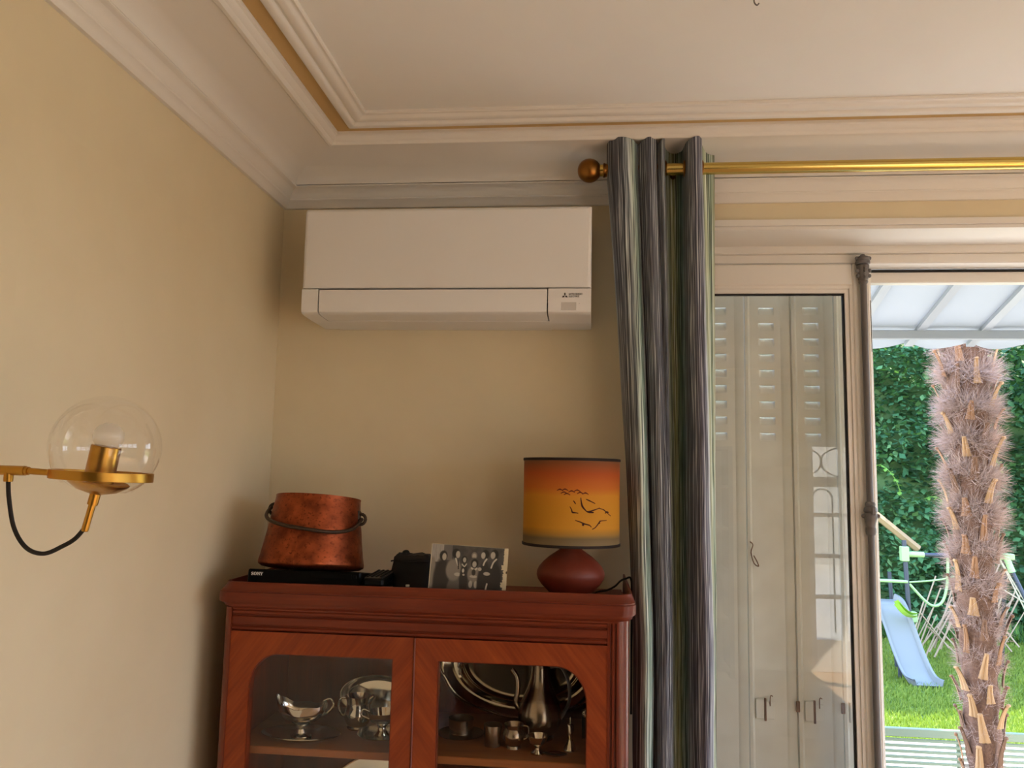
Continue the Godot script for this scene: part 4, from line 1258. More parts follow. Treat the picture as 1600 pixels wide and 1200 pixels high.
	# group photograph leaning at the rim
	var ph := thing("group_photograph", "black-and-white group photograph leaning at the front edge of the cabinet top", "photograph", Vector3(0.664, y0, 0.395))
	ph.rotation = Vector3(deg_to_rad(-5.0), deg_to_rad(2.0), deg_to_rad(-2.6))
	part(ph, "card", mb().box(Vector3(-0.095, 0.0, -0.0022), Vector3(0.092, 0.141, -0.0004)), M.card)
	var pq := mb()
	pq.quad(Vector3(-0.095, 0.141, 0), Vector3(0.092, 0.141, 0), Vector3(0.092, 0.028, 0), Vector3(-0.095, 0.028, 0))
	part(ph, "print", pq, M.snapshot, 0.0)

	# table lamp
	var lamp := thing("table_lamp", "table lamp with a sunset shade and a round russet base beside the curtain", "lamp", Vector3(0.907, y0, 0.20))
	var bp := [Vector2(0, 0), Vector2(0.040, 0.0), Vector2(0.044, 0.003), Vector2(0.060, 0.018), Vector2(0.076, 0.034), Vector2(0.085, 0.047), Vector2(0.0885, 0.058), Vector2(0.0875, 0.068), Vector2(0.082, 0.079), Vector2(0.071, 0.092), Vector2(0.056, 0.105), Vector2(0.041, 0.115), Vector2(0.031, 0.122), Vector2(0.026, 0.128), Vector2(0.026, 0.134), Vector2(0.022, 0.136), Vector2(0, 0.136)]
	part(lamp, "base", mb().lathe(bp, 48), M.lamp_base, 45.0)
	part(lamp, "stem", mb().tube([Vector3(0, 0.13, 0), Vector3(0, 0.21, 0)], 0.008, 12), M.brass_dark)
	part(lamp, "bulb", mb().lathe([Vector2(0, 0.205), Vector2(0.014, 0.205), Vector2(0.016, 0.22), Vector2(0.028, 0.245), Vector2(0.026, 0.262), Vector2(0.015, 0.276), Vector2(0, 0.28)], 20), M.bulb)
	var sr := 0.126
	var sh := mb()
	for i in 64:
		for s in [0.0, 0.0012]:
			var a := TAU * i / 64.0
			var b := TAU * (i + 1) / 64.0
			var r: float = sr - s
			sh.quad(Vector3(cos(a) * r, 0.358, sin(a) * r), Vector3(cos(b) * r, 0.358, sin(b) * r), Vector3(cos(b) * r, 0.136, sin(b) * r), Vector3(cos(a) * r, 0.136, sin(a) * r), Vector2(i / 64.0, 0), Vector2((i + 1) / 64.0, 0), Vector2((i + 1) / 64.0, 1), Vector2(i / 64.0, 1))
	part(lamp, "lamp_shade", sh, M.shade, 60.0, "shade printed with an orange sunset and a flight of birds")
	for y in [0.135, 0.352]:
		part(lamp, "shade_band", mb().lathe([Vector2(sr - 0.002, y), Vector2(sr + 0.0015, y), Vector2(sr + 0.0022, y + 0.001), Vector2(sr + 0.0022, y + 0.006), Vector2(sr + 0.0015, y + 0.007), Vector2(sr - 0.002, y + 0.007), Vector2(sr - 0.002, y)], 64), M.band)
	var sp := mb()
	for k in 3:
		var a := TAU * k / 3.0
		sp.tube([Vector3(0, 0.208, 0), Vector3(cos(a) * (sr - 0.002), 0.139, sin(a) * (sr - 0.002))], 0.0012, 6)
	part(lamp, "shade_carrier", sp, M.brass_dark)
	var cord := spline([Vector3(0.052, 0.010, 0.0), Vector3(0.075, 0.018, 0.0), Vector3(0.095, 0.022, 0.0), Vector3(0.115, 0.031, -0.01), Vector3(0.130, 0.044, -0.02), Vector3(0.144, 0.049, -0.03), Vector3(0.158, 0.046, -0.04), Vector3(0.160, -0.02, -0.05), Vector3(0.160, -0.30, -0.06)], 60)
	part(lamp, "cord", mb().tube(cord, 0.0026, 8), M.cable)

func build_silver() -> void:
	var y0 := 0.960
	var grp := "silver on the cabinet shelf"
	# sauce boat on its stand
	var b := thing("sauce_boat", "silver sauce boat with a scrolled rim on its oval stand, left of the shelf", "sauce boat", Vector3(0.243, y0, 0.308), grp)
	part(b, "stand", mb().lathe([Vector2(0, 0.001), Vector2(0.05, 0.001), Vector2(0.072, 0.004), Vector2(0.098, 0.012), Vector2(0.101, 0.014), Vector2(0.099, 0.0155), Vector2(0.072, 0.008), Vector2(0.05, 0.0045), Vector2(0, 0.0045)], 48, Vector3.ZERO, 0.62), M.silver)
	part(b, "foot", mb().lathe([Vector2(0, 0.004), Vector2(0.024, 0.004), Vector2(0.026, 0.007), Vector2(0.023, 0.010), Vector2(0.014, 0.015), Vector2(0.011, 0.024), Vector2(0.014, 0.031), Vector2(0.020, 0.034), Vector2(0.016, 0.036), Vector2(0.024, 0.040), Vector2(0, 0.042)], 32), M.silver)
	var bf := func(u: float, v: float, off: float) -> Vector3:
		var a := TAU * u
		var k := sin(v * PI / 2)
		var rim := 0.022 + 0.010 * cos(a) * cos(a)
		if cos(a) < 0: rim += 0.016 * pow(-cos(a), 6)
		rim += 0.0025 * sin(a * 7.0)
		var rx := (0.064 if cos(a) > 0 else 0.066) * (0.42 + 0.58 * k) - off
		var rz := 0.036 * (0.42 + 0.58 * k) - off
		return Vector3(cos(a) * rx, 0.040 + v * v * rim + v * 0.016, sin(a) * rz)
	var bo := mb().grid(func(u, v): return bf.call(u, v, 0.0), 48, 10)
	bo.grid(func(u, v): return bf.call(1.0 - u, v, 0.0018), 48, 10)
	for i in 48:
		bo.tri(Vector3(0, 0.040, 0), bf.call(i / 48.0, 0.0, 0.0), bf.call((i + 1) / 48.0, 0.0, 0.0))
	part(b, "bowl", bo, M.silver, 60.0)
	part(b, "handle", mb().tube(spline([Vector3(0.055, 0.092, 0), Vector3(0.072, 0.098, 0), Vector3(0.080, 0.084, 0), Vector3(0.068, 0.066, 0), Vector3(0.048, 0.056, 0)], 20), 0.0028, 8), M.silver)

	# milk jug behind, seen from the side
	var j := thing("milk_jug", "tall silver jug with a curved handle behind the footed cup", "jug", Vector3(0.357, y0, 0.205), grp)
	j.scale = Vector3(0.86, 0.80, 0.86)
	part(j, "body", mb().lathe([Vector2(0, 0.0), Vector2(0.030, 0.0), Vector2(0.032, 0.004), Vector2(0.028, 0.008), Vector2(0.034, 0.016), Vector2(0.040, 0.032), Vector2(0.041, 0.050), Vector2(0.036, 0.068), Vector2(0.034, 0.082), Vector2(0.038, 0.096), Vector2(0.040, 0.102), Vector2(0.038, 0.102), Vector2(0.032, 0.084), Vector2(0, 0.02)], 40), M.silver, 45.0)
	part(j, "handle", mb().tube(spline([Vector3(-0.036, 0.092, 0), Vector3(-0.052, 0.092, 0.004), Vector3(-0.060, 0.070, 0.006), Vector3(-0.052, 0.044, 0.004), Vector3(-0.039, 0.034, 0)], 20), 0.0035, 8), M.silver)
	part(j, "spout", mb().tube([Vector3(0.030, 0.085, 0), Vector3(0.048, 0.103, 0)], [0.013, 0.007], 12), M.silver)

	# round dish standing on edge behind
	var p := thing("oval_platter", "plain small silver platter standing on edge behind the jug", "platter", Vector3(0.385, y0, 0.10), grp)
	var pm := mb()
	pm.xf = Transform3D(Basis(Vector3.RIGHT, deg_to_rad(79.0)), Vector3(0, 0.0555, 0))
	pm.lathe([Vector2(0, 0.0), Vector2(0.078, 0.0), Vector2(0.086, 0.006), Vector2(0.106, 0.009), Vector2(0.108, 0.011), Vector2(0.105, 0.012), Vector2(0.085, 0.0085), Vector2(0.077, 0.003), Vector2(0, 0.003)], 64, Vector3.ZERO, 0.5)
	part(p, "dish", pm, M.silver, 45.0)

	# small footed cup on a saucer
	var c := thing("footed_cup", "small silver footed cup on a saucer by the centre of the left door", "cup", Vector3(0.438, y0, 0.265), grp)
	part(c, "saucer", mb().lathe([Vector2(0, 0.001), Vector2(0.032, 0.001), Vector2(0.060, 0.009), Vector2(0.062, 0.011), Vector2(0.060, 0.0115), Vector2(0.032, 0.004), Vector2(0, 0.004)], 40), M.silver, 45.0)
	part(c, "bowl", mb().lathe([Vector2(0, 0.004), Vector2(0.021, 0.004), Vector2(0.022, 0.008), Vector2(0.012, 0.015), Vector2(0.010, 0.024), Vector2(0.014, 0.030), Vector2(0.030, 0.040), Vector2(0.036, 0.052), Vector2(0.038, 0.062), Vector2(0.0365, 0.062), Vector2(0.028, 0.042), Vector2(0, 0.036)], 40), M.silver, 45.0)
	part(c, "handle", mb().tube(spline([Vector3(-0.034, 0.060, 0), Vector3(-0.050, 0.064, 0), Vector3(-0.054, 0.050, 0), Vector3(-0.034, 0.042, 0)], 16), 0.0025, 8), M.silver)

	# big oval tray with a scalloped rim leaning on the back
	var tr := thing("oval_tray", "large oval silver tray with a scalloped rim leaning at the back of the right door", "tray", Vector3(0.772, y0, 0.06), grp)
	var tb := Transform3D(Basis(Vector3.RIGHT, deg_to_rad(-9.0)), Vector3(0, 0.004, 0.014))
	var oval := func(u: float, k: float) -> Vector2:
		var a := TAU * u
		return Vector2(cos(a) * 0.228, sin(a) * 0.140) * k
	var rings := [[0.0, 0.0], [0.60, 0.0], [0.66, 0.002], [0.70, 0.013], [0.73, 0.014], [0.80, 0.004], [0.86, 0.003], [0.92, 0.012], [0.97, 0.016], [1.0, 0.015], [1.01, 0.011], [0.97, 0.006], [0.70, 0.001], [0.62, -0.004], [0.0, -0.004]]
	var tm := mb()
	tm.xf = tb
	for i in rings.size() - 1:
		for k in 72:
			var q := []
			for e in [[i, k], [i, k + 1], [i + 1, k + 1], [i + 1, k]]:
				var ru: float = e[1] / 72.0
				var rr: float = rings[e[0]][0]
				var sc := 1.0 + (0.028 * absf(cos(TAU * ru * 4.0)) if rr > 0.9 else 0.0)
				var o: Vector2 = oval.call(ru, rr * sc)
				q.append(Vector3(o.x, 0.148 + o.y, rings[e[0]][1]))
			tm.quad(q[0], q[1], q[2], q[3])
	tm.fix(0)
	part(tr, "dish", tm, M.silver, 30.0)
	var bead := mb()
	bead.xf = tb
	var line := []
	for k in 96:
		var o: Vector2 = oval.call(k / 96.0, 1.0 * (1.0 + 0.028 * absf(cos(TAU * k / 96.0 * 4.0))))
		line.append(Vector3(o.x, 0.148 + o.y, 0.014))
	bead.tube(line, 0.0032, 6, false, true)
	var line2 := []
	for k in 72:
		var o: Vector2 = oval.call(k / 72.0, 0.715)
		line2.append(Vector3(o.x, 0.148 + o.y, 0.0135))
	bead.tube(line2, 0.0020, 6, false, true)
	part(tr, "rim", bead, M.silver)

	# coffee pot
	var cp := thing("coffee_pot", "tall pear-shaped silver coffee pot in front of the oval tray", "coffee pot", Vector3(0.833, y0, 0.21), grp)
	part(cp, "body", mb().lathe([Vector2(0, 0.0), Vector2(0.034, 0.0), Vector2(0.036, 0.004), Vector2(0.031, 0.009), Vector2(0.046, 0.022), Vector2(0.054, 0.040), Vector2(0.056, 0.058), Vector2(0.052, 0.080), Vector2(0.042, 0.104), Vector2(0.031, 0.126), Vector2(0.025, 0.148), Vector2(0.0225, 0.172), Vector2(0.024, 0.186), Vector2(0.027, 0.190), Vector2(0.024, 0.195), Vector2(0.018, 0.204), Vector2(0.008, 0.212), Vector2(0.006, 0.222), Vector2(0, 0.226)], 48), M.silver_dull, 45.0)
	part(cp, "spout", mb().tube(spline([Vector3(-0.044, 0.062, 0), Vector3(-0.062, 0.082, 0), Vector3(-0.058, 0.112, 0), Vector3(-0.060, 0.146, 0), Vector3(-0.074, 0.166, 0)], 18), 0.0072, 10), M.silver_dull)
	part(cp, "handle", mb().tube(spline([Vector3(0.024, 0.176, 0), Vector3(0.054, 0.176, 0), Vector3(0.072, 0.140, 0), Vector3(0.074, 0.092, 0), Vector3(0.052, 0.050, 0)], 20), 0.0045, 10), M.iron)

	# cup and saucer at the left
	var cs := thing("straight_cup", "straight-sided silver cup on a saucer at the left of the right door", "cup", Vector3(0.634, y0, 0.23), grp)
	part(cs, "saucer", mb().lathe([Vector2(0, 0.001), Vector2(0.036, 0.001), Vector2(0.058, 0.008), Vector2(0.060, 0.010), Vector2(0.058, 0.0105), Vector2(0.036, 0.004), Vector2(0, 0.004)], 40), M.silver_dull, 45.0)
	part(cs, "cup", mb().lathe([Vector2(0, 0.004), Vector2(0.026, 0.004), Vector2(0.030, 0.008), Vector2(0.0315, 0.012), Vector2(0.0305, 0.014), Vector2(0.0315, 0.040), Vector2(0.033, 0.046), Vector2(0.0315, 0.046), Vector2(0.029, 0.012), Vector2(0, 0.010)], 36), M.silver_dull, 45.0)
	# beaker
	var bk := thing("beaker", "narrow straight silver beaker left of the coffee pot", "beaker", Vector3(0.722, y0, 0.285), grp)
	part(bk, "cup", mb().lathe([Vector2(0, 0.0), Vector2(0.020, 0.0), Vector2(0.0205, 0.003), Vector2(0.0235, 0.050), Vector2(0.0225, 0.050), Vector2(0.0195, 0.006), Vector2(0, 0.005)], 32), M.silver_dull)
	# creamer behind the beaker
	var cr := thing("creamer", "small dark silver creamer between beaker and coffee pot", "creamer", Vector3(0.775, y0, 0.292), grp)
	part(cr, "body", mb().lathe([Vector2(0, 0.0), Vector2(0.018, 0.0), Vector2(0.016, 0.006), Vector2(0.026, 0.020), Vector2(0.028, 0.034), Vector2(0.021, 0.046), Vector2(0.024, 0.056), Vector2(0.022, 0.056), Vector2(0.018, 0.044), Vector2(0, 0.02)], 32), M.silver_dull, 45.0)
	part(cr, "handle", mb().tube(spline([Vector3(0.020, 0.054, 0.004), Vector3(0.036, 0.052, 0.008), Vector3(0.036, 0.030, 0.008), Vector3(0.026, 0.022, 0.004)], 14), 0.0022, 8), M.silver_dull)
	# egg cup
	var eg := thing("egg_cup", "small silver egg cup at the front of the shelf", "egg cup", Vector3(0.836, y0, 0.325), grp)
	part(eg, "cup", mb().lathe([Vector2(0, 0.0), Vector2(0.0165, 0.0), Vector2(0.017, 0.003), Vector2(0.008, 0.008), Vector2(0.006, 0.014), Vector2(0.010, 0.019), Vector2(0.019, 0.026), Vector2(0.023, 0.036), Vector2(0.025, 0.042), Vector2(0.0235, 0.042), Vector2(0.016, 0.026), Vector2(0, 0.022)], 32), M.silver, 45.0)
	# bell-shaped caster
	var bl := thing("table_bell", "slim silver table bell right of the coffee pot", "bell", Vector3(0.913, y0, 0.29), grp)
	part(bl, "bell", mb().lathe([Vector2(0, 0.0), Vector2(0.017, 0.0), Vector2(0.0165, 0.005), Vector2(0.012, 0.012), Vector2(0.008, 0.020), Vector2(0.0065, 0.026), Vector2(0, 0.027)], 28), M.silver, 45.0)
	part(bl, "handle", mb().lathe([Vector2(0, 0.024), Vector2(0.006, 0.026), Vector2(0.0075, 0.040), Vector2(0.0085, 0.056), Vector2(0.0075, 0.060), Vector2(0.002, 0.062), Vector2(0.0018, 0.076), Vector2(0, 0.078)], 20), M.silver, 45.0)
	# little dish lying at the front
	var ds := thing("salt_dish", "little flat silver dish lying at the front edge of the shelf", "dish", Vector3(0.879, y0, 0.335), grp)
	part(ds, "dish", mb().lathe([Vector2(0, 0.001), Vector2(0.018, 0.001), Vector2(0.028, 0.005), Vector2(0.029, 0.006), Vector2(0.027, 0.0065), Vector2(0.018, 0.003), Vector2(0, 0.003)], 32, Vector3.ZERO, 0.6), M.silver)
	# medal hanging at the right
	var md := thing("medal", "round silver medal standing in the dark right end of the shelf", "medal", Vector3(0.950, y0, 0.20), grp)
	var mm := mb()
	mm.xf = Transform3D(Basis(Vector3.RIGHT, deg_to_rad(84.0)), Vector3(0, 0.064, 0))
	mm.lathe([Vector2(0, 0), Vector2(0.010, 0), Vector2(0.011, 0.001), Vector2(0.011, 0.003), Vector2(0.009, 0.0025), Vector2(0.006, 0.0035), Vector2(0, 0.0035)], 24)
	part(md, "disc", mm, M.silver)
	part(md, "easel", mb().bbox(Vector3(-0.010, 0, -0.012), Vector3(0.010, 0.070, -0.003), 0.001), M.black)
	# dishes on the shelf below, tops just in view
	var lowp := thing("deep_dish", "silver dish standing on edge on the lower shelf of the left door", "dish", Vector3(0.442, 0.618, 0.29), grp)
	var lm := mb()
	lm.xf = Transform3D(Basis(Vector3.RIGHT, deg_to_rad(78.0)), Vector3(0, 0.154, 0))
	lm.lathe([Vector2(0, 0.0), Vector2(0.10, 0.0), Vector2(0.112, 0.008), Vector2(0.145, 0.012), Vector2(0.150, 0.015), Vector2(0.146, 0.016), Vector2(0.110, 0.011), Vector2(0.098, 0.003), Vector2(0, 0.003)], 64)
	part(lowp, "dish", lm, M.silver, 45.0)
	var rim2 := mb()
	rim2.xf = lm.xf
	rim2.lathe([Vector2(0.146, 0.014), Vector2(0.151, 0.014), Vector2(0.152, 0.017), Vector2(0.149, 0.019), Vector2(0.146, 0.017), Vector2(0.146, 0.014)], 64)
	part(lowp, "rim", rim2, M.silver)

func multi(parent: Node, called: String, mesh: Mesh, mat_: Material, xs: Array, cols := PackedColorArray()) -> MultiMeshInstance3D:
	var mm := MultiMesh.new()
	mm.transform_format = MultiMesh.TRANSFORM_3D
	mm.use_colors = cols.size() > 0
	mm.mesh = mesh
	mm.instance_count = xs.size()
	for i in xs.size():
		mm.set_instance_transform(i, xs[i])
		if cols.size(): mm.set_instance_color(i, cols[i])
	var o := MultiMeshInstance3D.new()
	o.name = called
	o.multimesh = mm
	o.material_override = mat_
	o.set_meta("kind", "stuff")
	parent.add_child(o, true)
	return o

func leaf_mesh() -> ArrayMesh:
	var m := mb()
	var a := Vector3(0, 0, 0); var l := Vector3(-0.34, 0.42, 0.05); var r := Vector3(0.34, 0.42, 0.05); var c := Vector3(0, 0.48, -0.05); var t := Vector3(0, 1.0, 0.0)
	m.tri(a, l, c); m.tri(a, c, r); m.tri(l, t, c); m.tri(c, t, r)
	return m.mesh(80.0)

func build_garden() -> void:
	var rng := RandomNumberGenerator.new()
	rng.seed = 11
	var G := -0.9
	# ground: landing at the window, pale paving, lawn
	var ld := structure("landing", mb().box(Vector3(-0.3, -0.2, -1.5), Vector3(4.7, -0.03, -0.4)), M.landing)
	structure("paving", mb().box(Vector3(-8.0, G - 0.2, -6.25), Vector3(16.0, G, -0.4)), M.paving)
	structure("lawn_soil", mb().box(Vector3(-12.0, G - 0.25, -34.0), Vector3(28.0, G - 0.01, -6.25)), M.lawn)
	var landing_base := structure("landing_base", mb().box(Vector3(-0.3, G, -1.45), Vector3(4.7, -0.2, -0.4)), M.landing)

	# grass
	var blade := mb()
	blade.tri(Vector3(-0.5, 0, 0), Vector3(0.5, 0, 0), Vector3(0.25, 0.55, 0.12))
	blade.tri(Vector3(-0.5, 0, 0), Vector3(0.25, 0.55, 0.12), Vector3(0.0, 1.0, 0.4))
	var xs := []
	var cols := PackedColorArray()
	for i in 80000:
		var z := -6.25 - 5.6 * pow(rng.randf(), 1.3)
		var k := 2.33 - z
		var x := 0.96 + k * rng.randf_range(0.16, 0.70)
		var h := rng.randf_range(0.03, 0.075)
		var b := Basis(Vector3.UP, rng.randf() * TAU) * Basis(Vector3.RIGHT, rng.randf_range(-0.5, 0.5))
		xs.append(Transform3D(b * Basis.from_scale(Vector3(0.012, h, h)), Vector3(x, G - 0.01, z)))
		var g := rng.randf()
		cols.append(Color(0.14 + 0.14 * g, 0.225 + 0.12 * g, 0.03 + 0.035 * g))
	var grass := multi(self, "grass", blade.mesh(0.0), M.leaf, xs, cols)
	structure("rear_paving", mb().box(Vector3(-4.0, -0.3, ROOM_D + 0.3), Vector3(12.0, -0.1, 16.0)), M.paving)
	var nw := thing("garden_wall", "pale plastered wall across the yard behind the house", "wall", Vector3(4.0, -0.1, 15.0))
	part(nw, "wall", mb().box(Vector3(-9, 0, 0), Vector3(9, 3.2, 0.3)), M.paving)
	part(nw, "coping", mb().bbox(Vector3(-9, 3.2, -0.05), Vector3(9, 3.28, 0.35), 0.01), M.landing)
	tag(grass, "short green grass of the sunlit lawn behind the palm trunk", "grass")

	# hedge
	var hd := thing("hedge", "tall dense green hedge at the end of the lawn", "hedge", Vector3(6.5, G, -12.6))
	wpart(hd, "inner_growth", mb().bbox(Vector3(0.5, G, -13.4), Vector3(14.0, 4.3, -12.75), 0.2), M.hedge_core)
	var hn := noise(0.7, 5, 3)
	var hc := noise(0.5, 8, 2)
	xs = []
	cols = PackedColorArray()
	for i in 46000:
		var x := rng.randf_range(1.5, 13.2)
		var y := rng.randf_range(G, 4.7)
		var bulge := 0.55 * hn.get_noise_2d(x, y * 1.3)
		var z := -12.55 + bulge + rng.randf_range(-0.25, 0.25) * rng.randf()
		var s := rng.randf_range(0.07, 0.17)
		var b := Basis(Vector3.UP, rng.randf_range(-1.3, 1.3)) * Basis(Vector3.RIGHT, rng.randf_range(0.7, 2.9)) * Basis(Vector3.BACK, rng.randf_range(-1.2, 1.2))
		xs.append(Transform3D(b.scaled(Vector3.ONE * s), Vector3(x - 6.5, y - G, z + 12.6)))
		var g := clampf(rng.randf() * 0.75 + 0.35 * hc.get_noise_2d(x, y), 0, 1)
		cols.append(Color(0.042 + 0.13 * g * g, 0.095 + 0.20 * g, 0.046 + 0.065 * g))
	multi(hd, "foliage", leaf_mesh(), M.leaf, xs, cols)
	# hanging sprays of the hedge
	for k in 5:
		var x := 5.2 + 0.75 * k + rng.randf_range(-0.2, 0.2)
		var y := rng.randf_range(1.0, 3.2)
		var pts := spline([Vector3(x, y, -12.1), Vector3(x + 0.14, y - 0.02, -12.0), Vector3(x + 0.30, y - 0.25, -11.95), Vector3(x + 0.38, y - 0.5, -11.95)], 8)
		var sp := mb().tube(pts, 0.006, 5)
		for p in pts:
			for q in 3:
				sp.xf = Transform3D(Basis(Vector3.UP, rng.randf() * TAU) * Basis(Vector3.RIGHT, rng.randf_range(1.0, 2.6)) * Basis.from_scale(Vector3.ONE * rng.randf_range(0.07, 0.13)), p)
				sp.tri(Vector3.ZERO, Vector3(-0.34, 0.45, 0.04), Vector3(0, 1, 0))
				sp.tri(Vector3.ZERO, Vector3(0, 1, 0), Vector3(0.34, 0.45, 0.04))
			sp.xf = Transform3D()
		wpart(hd, "spray", sp, M.leaf_light, 0.0)
	# low brush at the foot of the hedge
	xs = []
	cols = PackedColorArray()
	for i in 3500:
		var x := rng.randf_range(4.5, 9.0)
		xs.append(Transform3D(Basis(Vector3.UP, rng.randf() * TAU) * Basis(Vector3.RIGHT, rng.randf_range(-1, 1)) * Basis.from_scale(Vector3(0.06, rng.randf_range(0.08, 0.3), 0.08)), Vector3(x - 6.5, 0, rng.randf_range(0.3, 1.0))))
		var g := rng.randf()
		cols.append(Color(0.06 + 0.08 * g, 0.14 + 0.13 * g, 0.045))
	multi(hd, "undergrowth", leaf_mesh(), M.leaf, xs, cols)

	# two trees shading slide, lawn and palm; the second is unseen and added
	for k in 2:
		var tr := thing("garden_tree", ["leafy tree in front of the hedge at the right edge of the lawn", "tall added tree right of the bench, out of view, shading the palm"][k], "tree", [Vector3(8.7, G, -10.9), Vector3(6.9, G, -5.1)][k])
		var cy: float = [4.4, 6.2][k]
		part(tr, "trunk", mb().tube([Vector3(0, 0, 0), Vector3(0.1, cy * 0.5, 0), Vector3(0, cy, 0.1)], [0.16, 0.12, 0.05], 10), M.bark)
		xs = []
		cols = PackedColorArray()
		for i in 6000:
			var d := Vector3(rng.randfn(), rng.randfn(), rng.randfn()).normalized() * pow(rng.randf(), 0.45)
			xs.append(Transform3D(Basis(Vector3.UP, rng.randf() * TAU) * Basis(Vector3.RIGHT, rng.randf_range(0.5, 2.8)) * Basis.from_scale(Vector3.ONE * rng.randf_range(0.10, 0.18)), Vector3(0, cy, 0) + d * Vector3(1.3, 1.4, 1.3)))
			var g := rng.randf()
			cols.append(Color(0.03 + 0.05 * g, 0.085 + 0.11 * g, 0.04 + 0.03 * g))
		multi(tr, "foliage", leaf_mesh(), M.leaf, xs, cols)

	build_awning()
	build_palm(rng)
	build_bench()
	build_swing(rng)
	build_shutter()

func build_awning() -> void:
	var t := thing("awning", "white cloth awning on grey metal ribs above the garden side of the window", "awning", Vector3(2.6, 3.0, -0.42))
	var s := 0.306
	var pitch := 0.333
	var x0 := 2.738 - pitch * 4
	var n := 14
	var yz := func(z: float) -> float: return 3.0 + s * (z + 0.40)
	var cl := mb()
	for i in n:
		var a := x0 + pitch * i
		for k in 8:
			var f0 := k / 8.0
			var f1 := (k + 1) / 8.0
			var xa := a + pitch * f0
			var xb := a + pitch * f1
			var za := -2.335 - 0.085 * sin(PI * f0)
			var zb := -2.335 - 0.085 * sin(PI * f1)
			var rows := 6
			for r in rows:
				var g0 := float(r) / rows
				var g1 := float(r + 1) / rows
				var P := func(x: float, zz: float, g: float, f: float) -> Vector3:
					var z := lerpf(-0.42, zz, g)
					return Vector3(x, yz.call(z) + 0.012 + 0.012 * sin(PI * f) * sin(PI * minf(g, 1.0)), z)
				cl.quad(P.call(xa, za, g0, f0), P.call(xb, zb, g0, f1), P.call(xb, zb, g1, f1), P.call(xa, za, g1, f0))
	wpart(t, "canopy_cloth", cl, M.awning_cloth, 60.0)
	for i in n + 1:
		var x := x0 + pitch * i
		var rb := mb()
		rb.xf = Transform3D(Basis(), Vector3.ZERO)
		var q := [Vector3(x, yz.call(-0.42), -0.42), Vector3(x, yz.call(-2.34), -2.34)]
		var hw := 0.022
		var lo := -0.012
		var hi := 0.010
		rb.quad(q[0] + Vector3(-hw, lo, 0), q[0] + Vector3(hw, lo, 0), q[1] + Vector3(hw, lo, 0), q[1] + Vector3(-hw, lo, 0))
		rb.quad(q[0] + Vector3(-hw, hi, 0), q[1] + Vector3(-hw, hi, 0), q[1] + Vector3(hw, hi, 0), q[0] + Vector3(hw, hi, 0))
		rb.quad(q[0] + Vector3(-hw, lo, 0), q[1] + Vector3(-hw, lo, 0), q[1] + Vector3(-hw, hi, 0), q[0] + Vector3(-hw, hi, 0))
		rb.quad(q[0] + Vector3(hw, lo, 0), q[0] + Vector3(hw, hi, 0), q[1] + Vector3(hw, hi, 0), q[1] + Vector3(hw, lo, 0))
		rb.quad(q[1] + Vector3(-hw, lo, 0), q[1] + Vector3(hw, lo, 0), q[1] + Vector3(hw, hi, 0), q[1] + Vector3(-hw, hi, 0))
		rb.quad(q[0] + Vector3(-hw, lo, 0), q[0] + Vector3(-hw, hi, 0), q[0] + Vector3(hw, hi, 0), q[0] + Vector3(hw, lo, 0))
		rb.fix(0)
		wpart(t, "rib", rb, M.awning_metal, 0.0)
	wpart(t, "front_bar", mb().bbox(Vector3(x0 - 0.02, 2.405, -2.185), Vector3(x0 + pitch * n + 0.02, 2.455, -2.155), 0.004), M.awning_metal)
	wpart(t, "wall_bar", mb().bbox(Vector3(x0 - 0.02, 2.965, -0.45), Vector3(x0 + pitch * n + 0.02, 3.03, -0.40), 0.004), M.awning_metal)

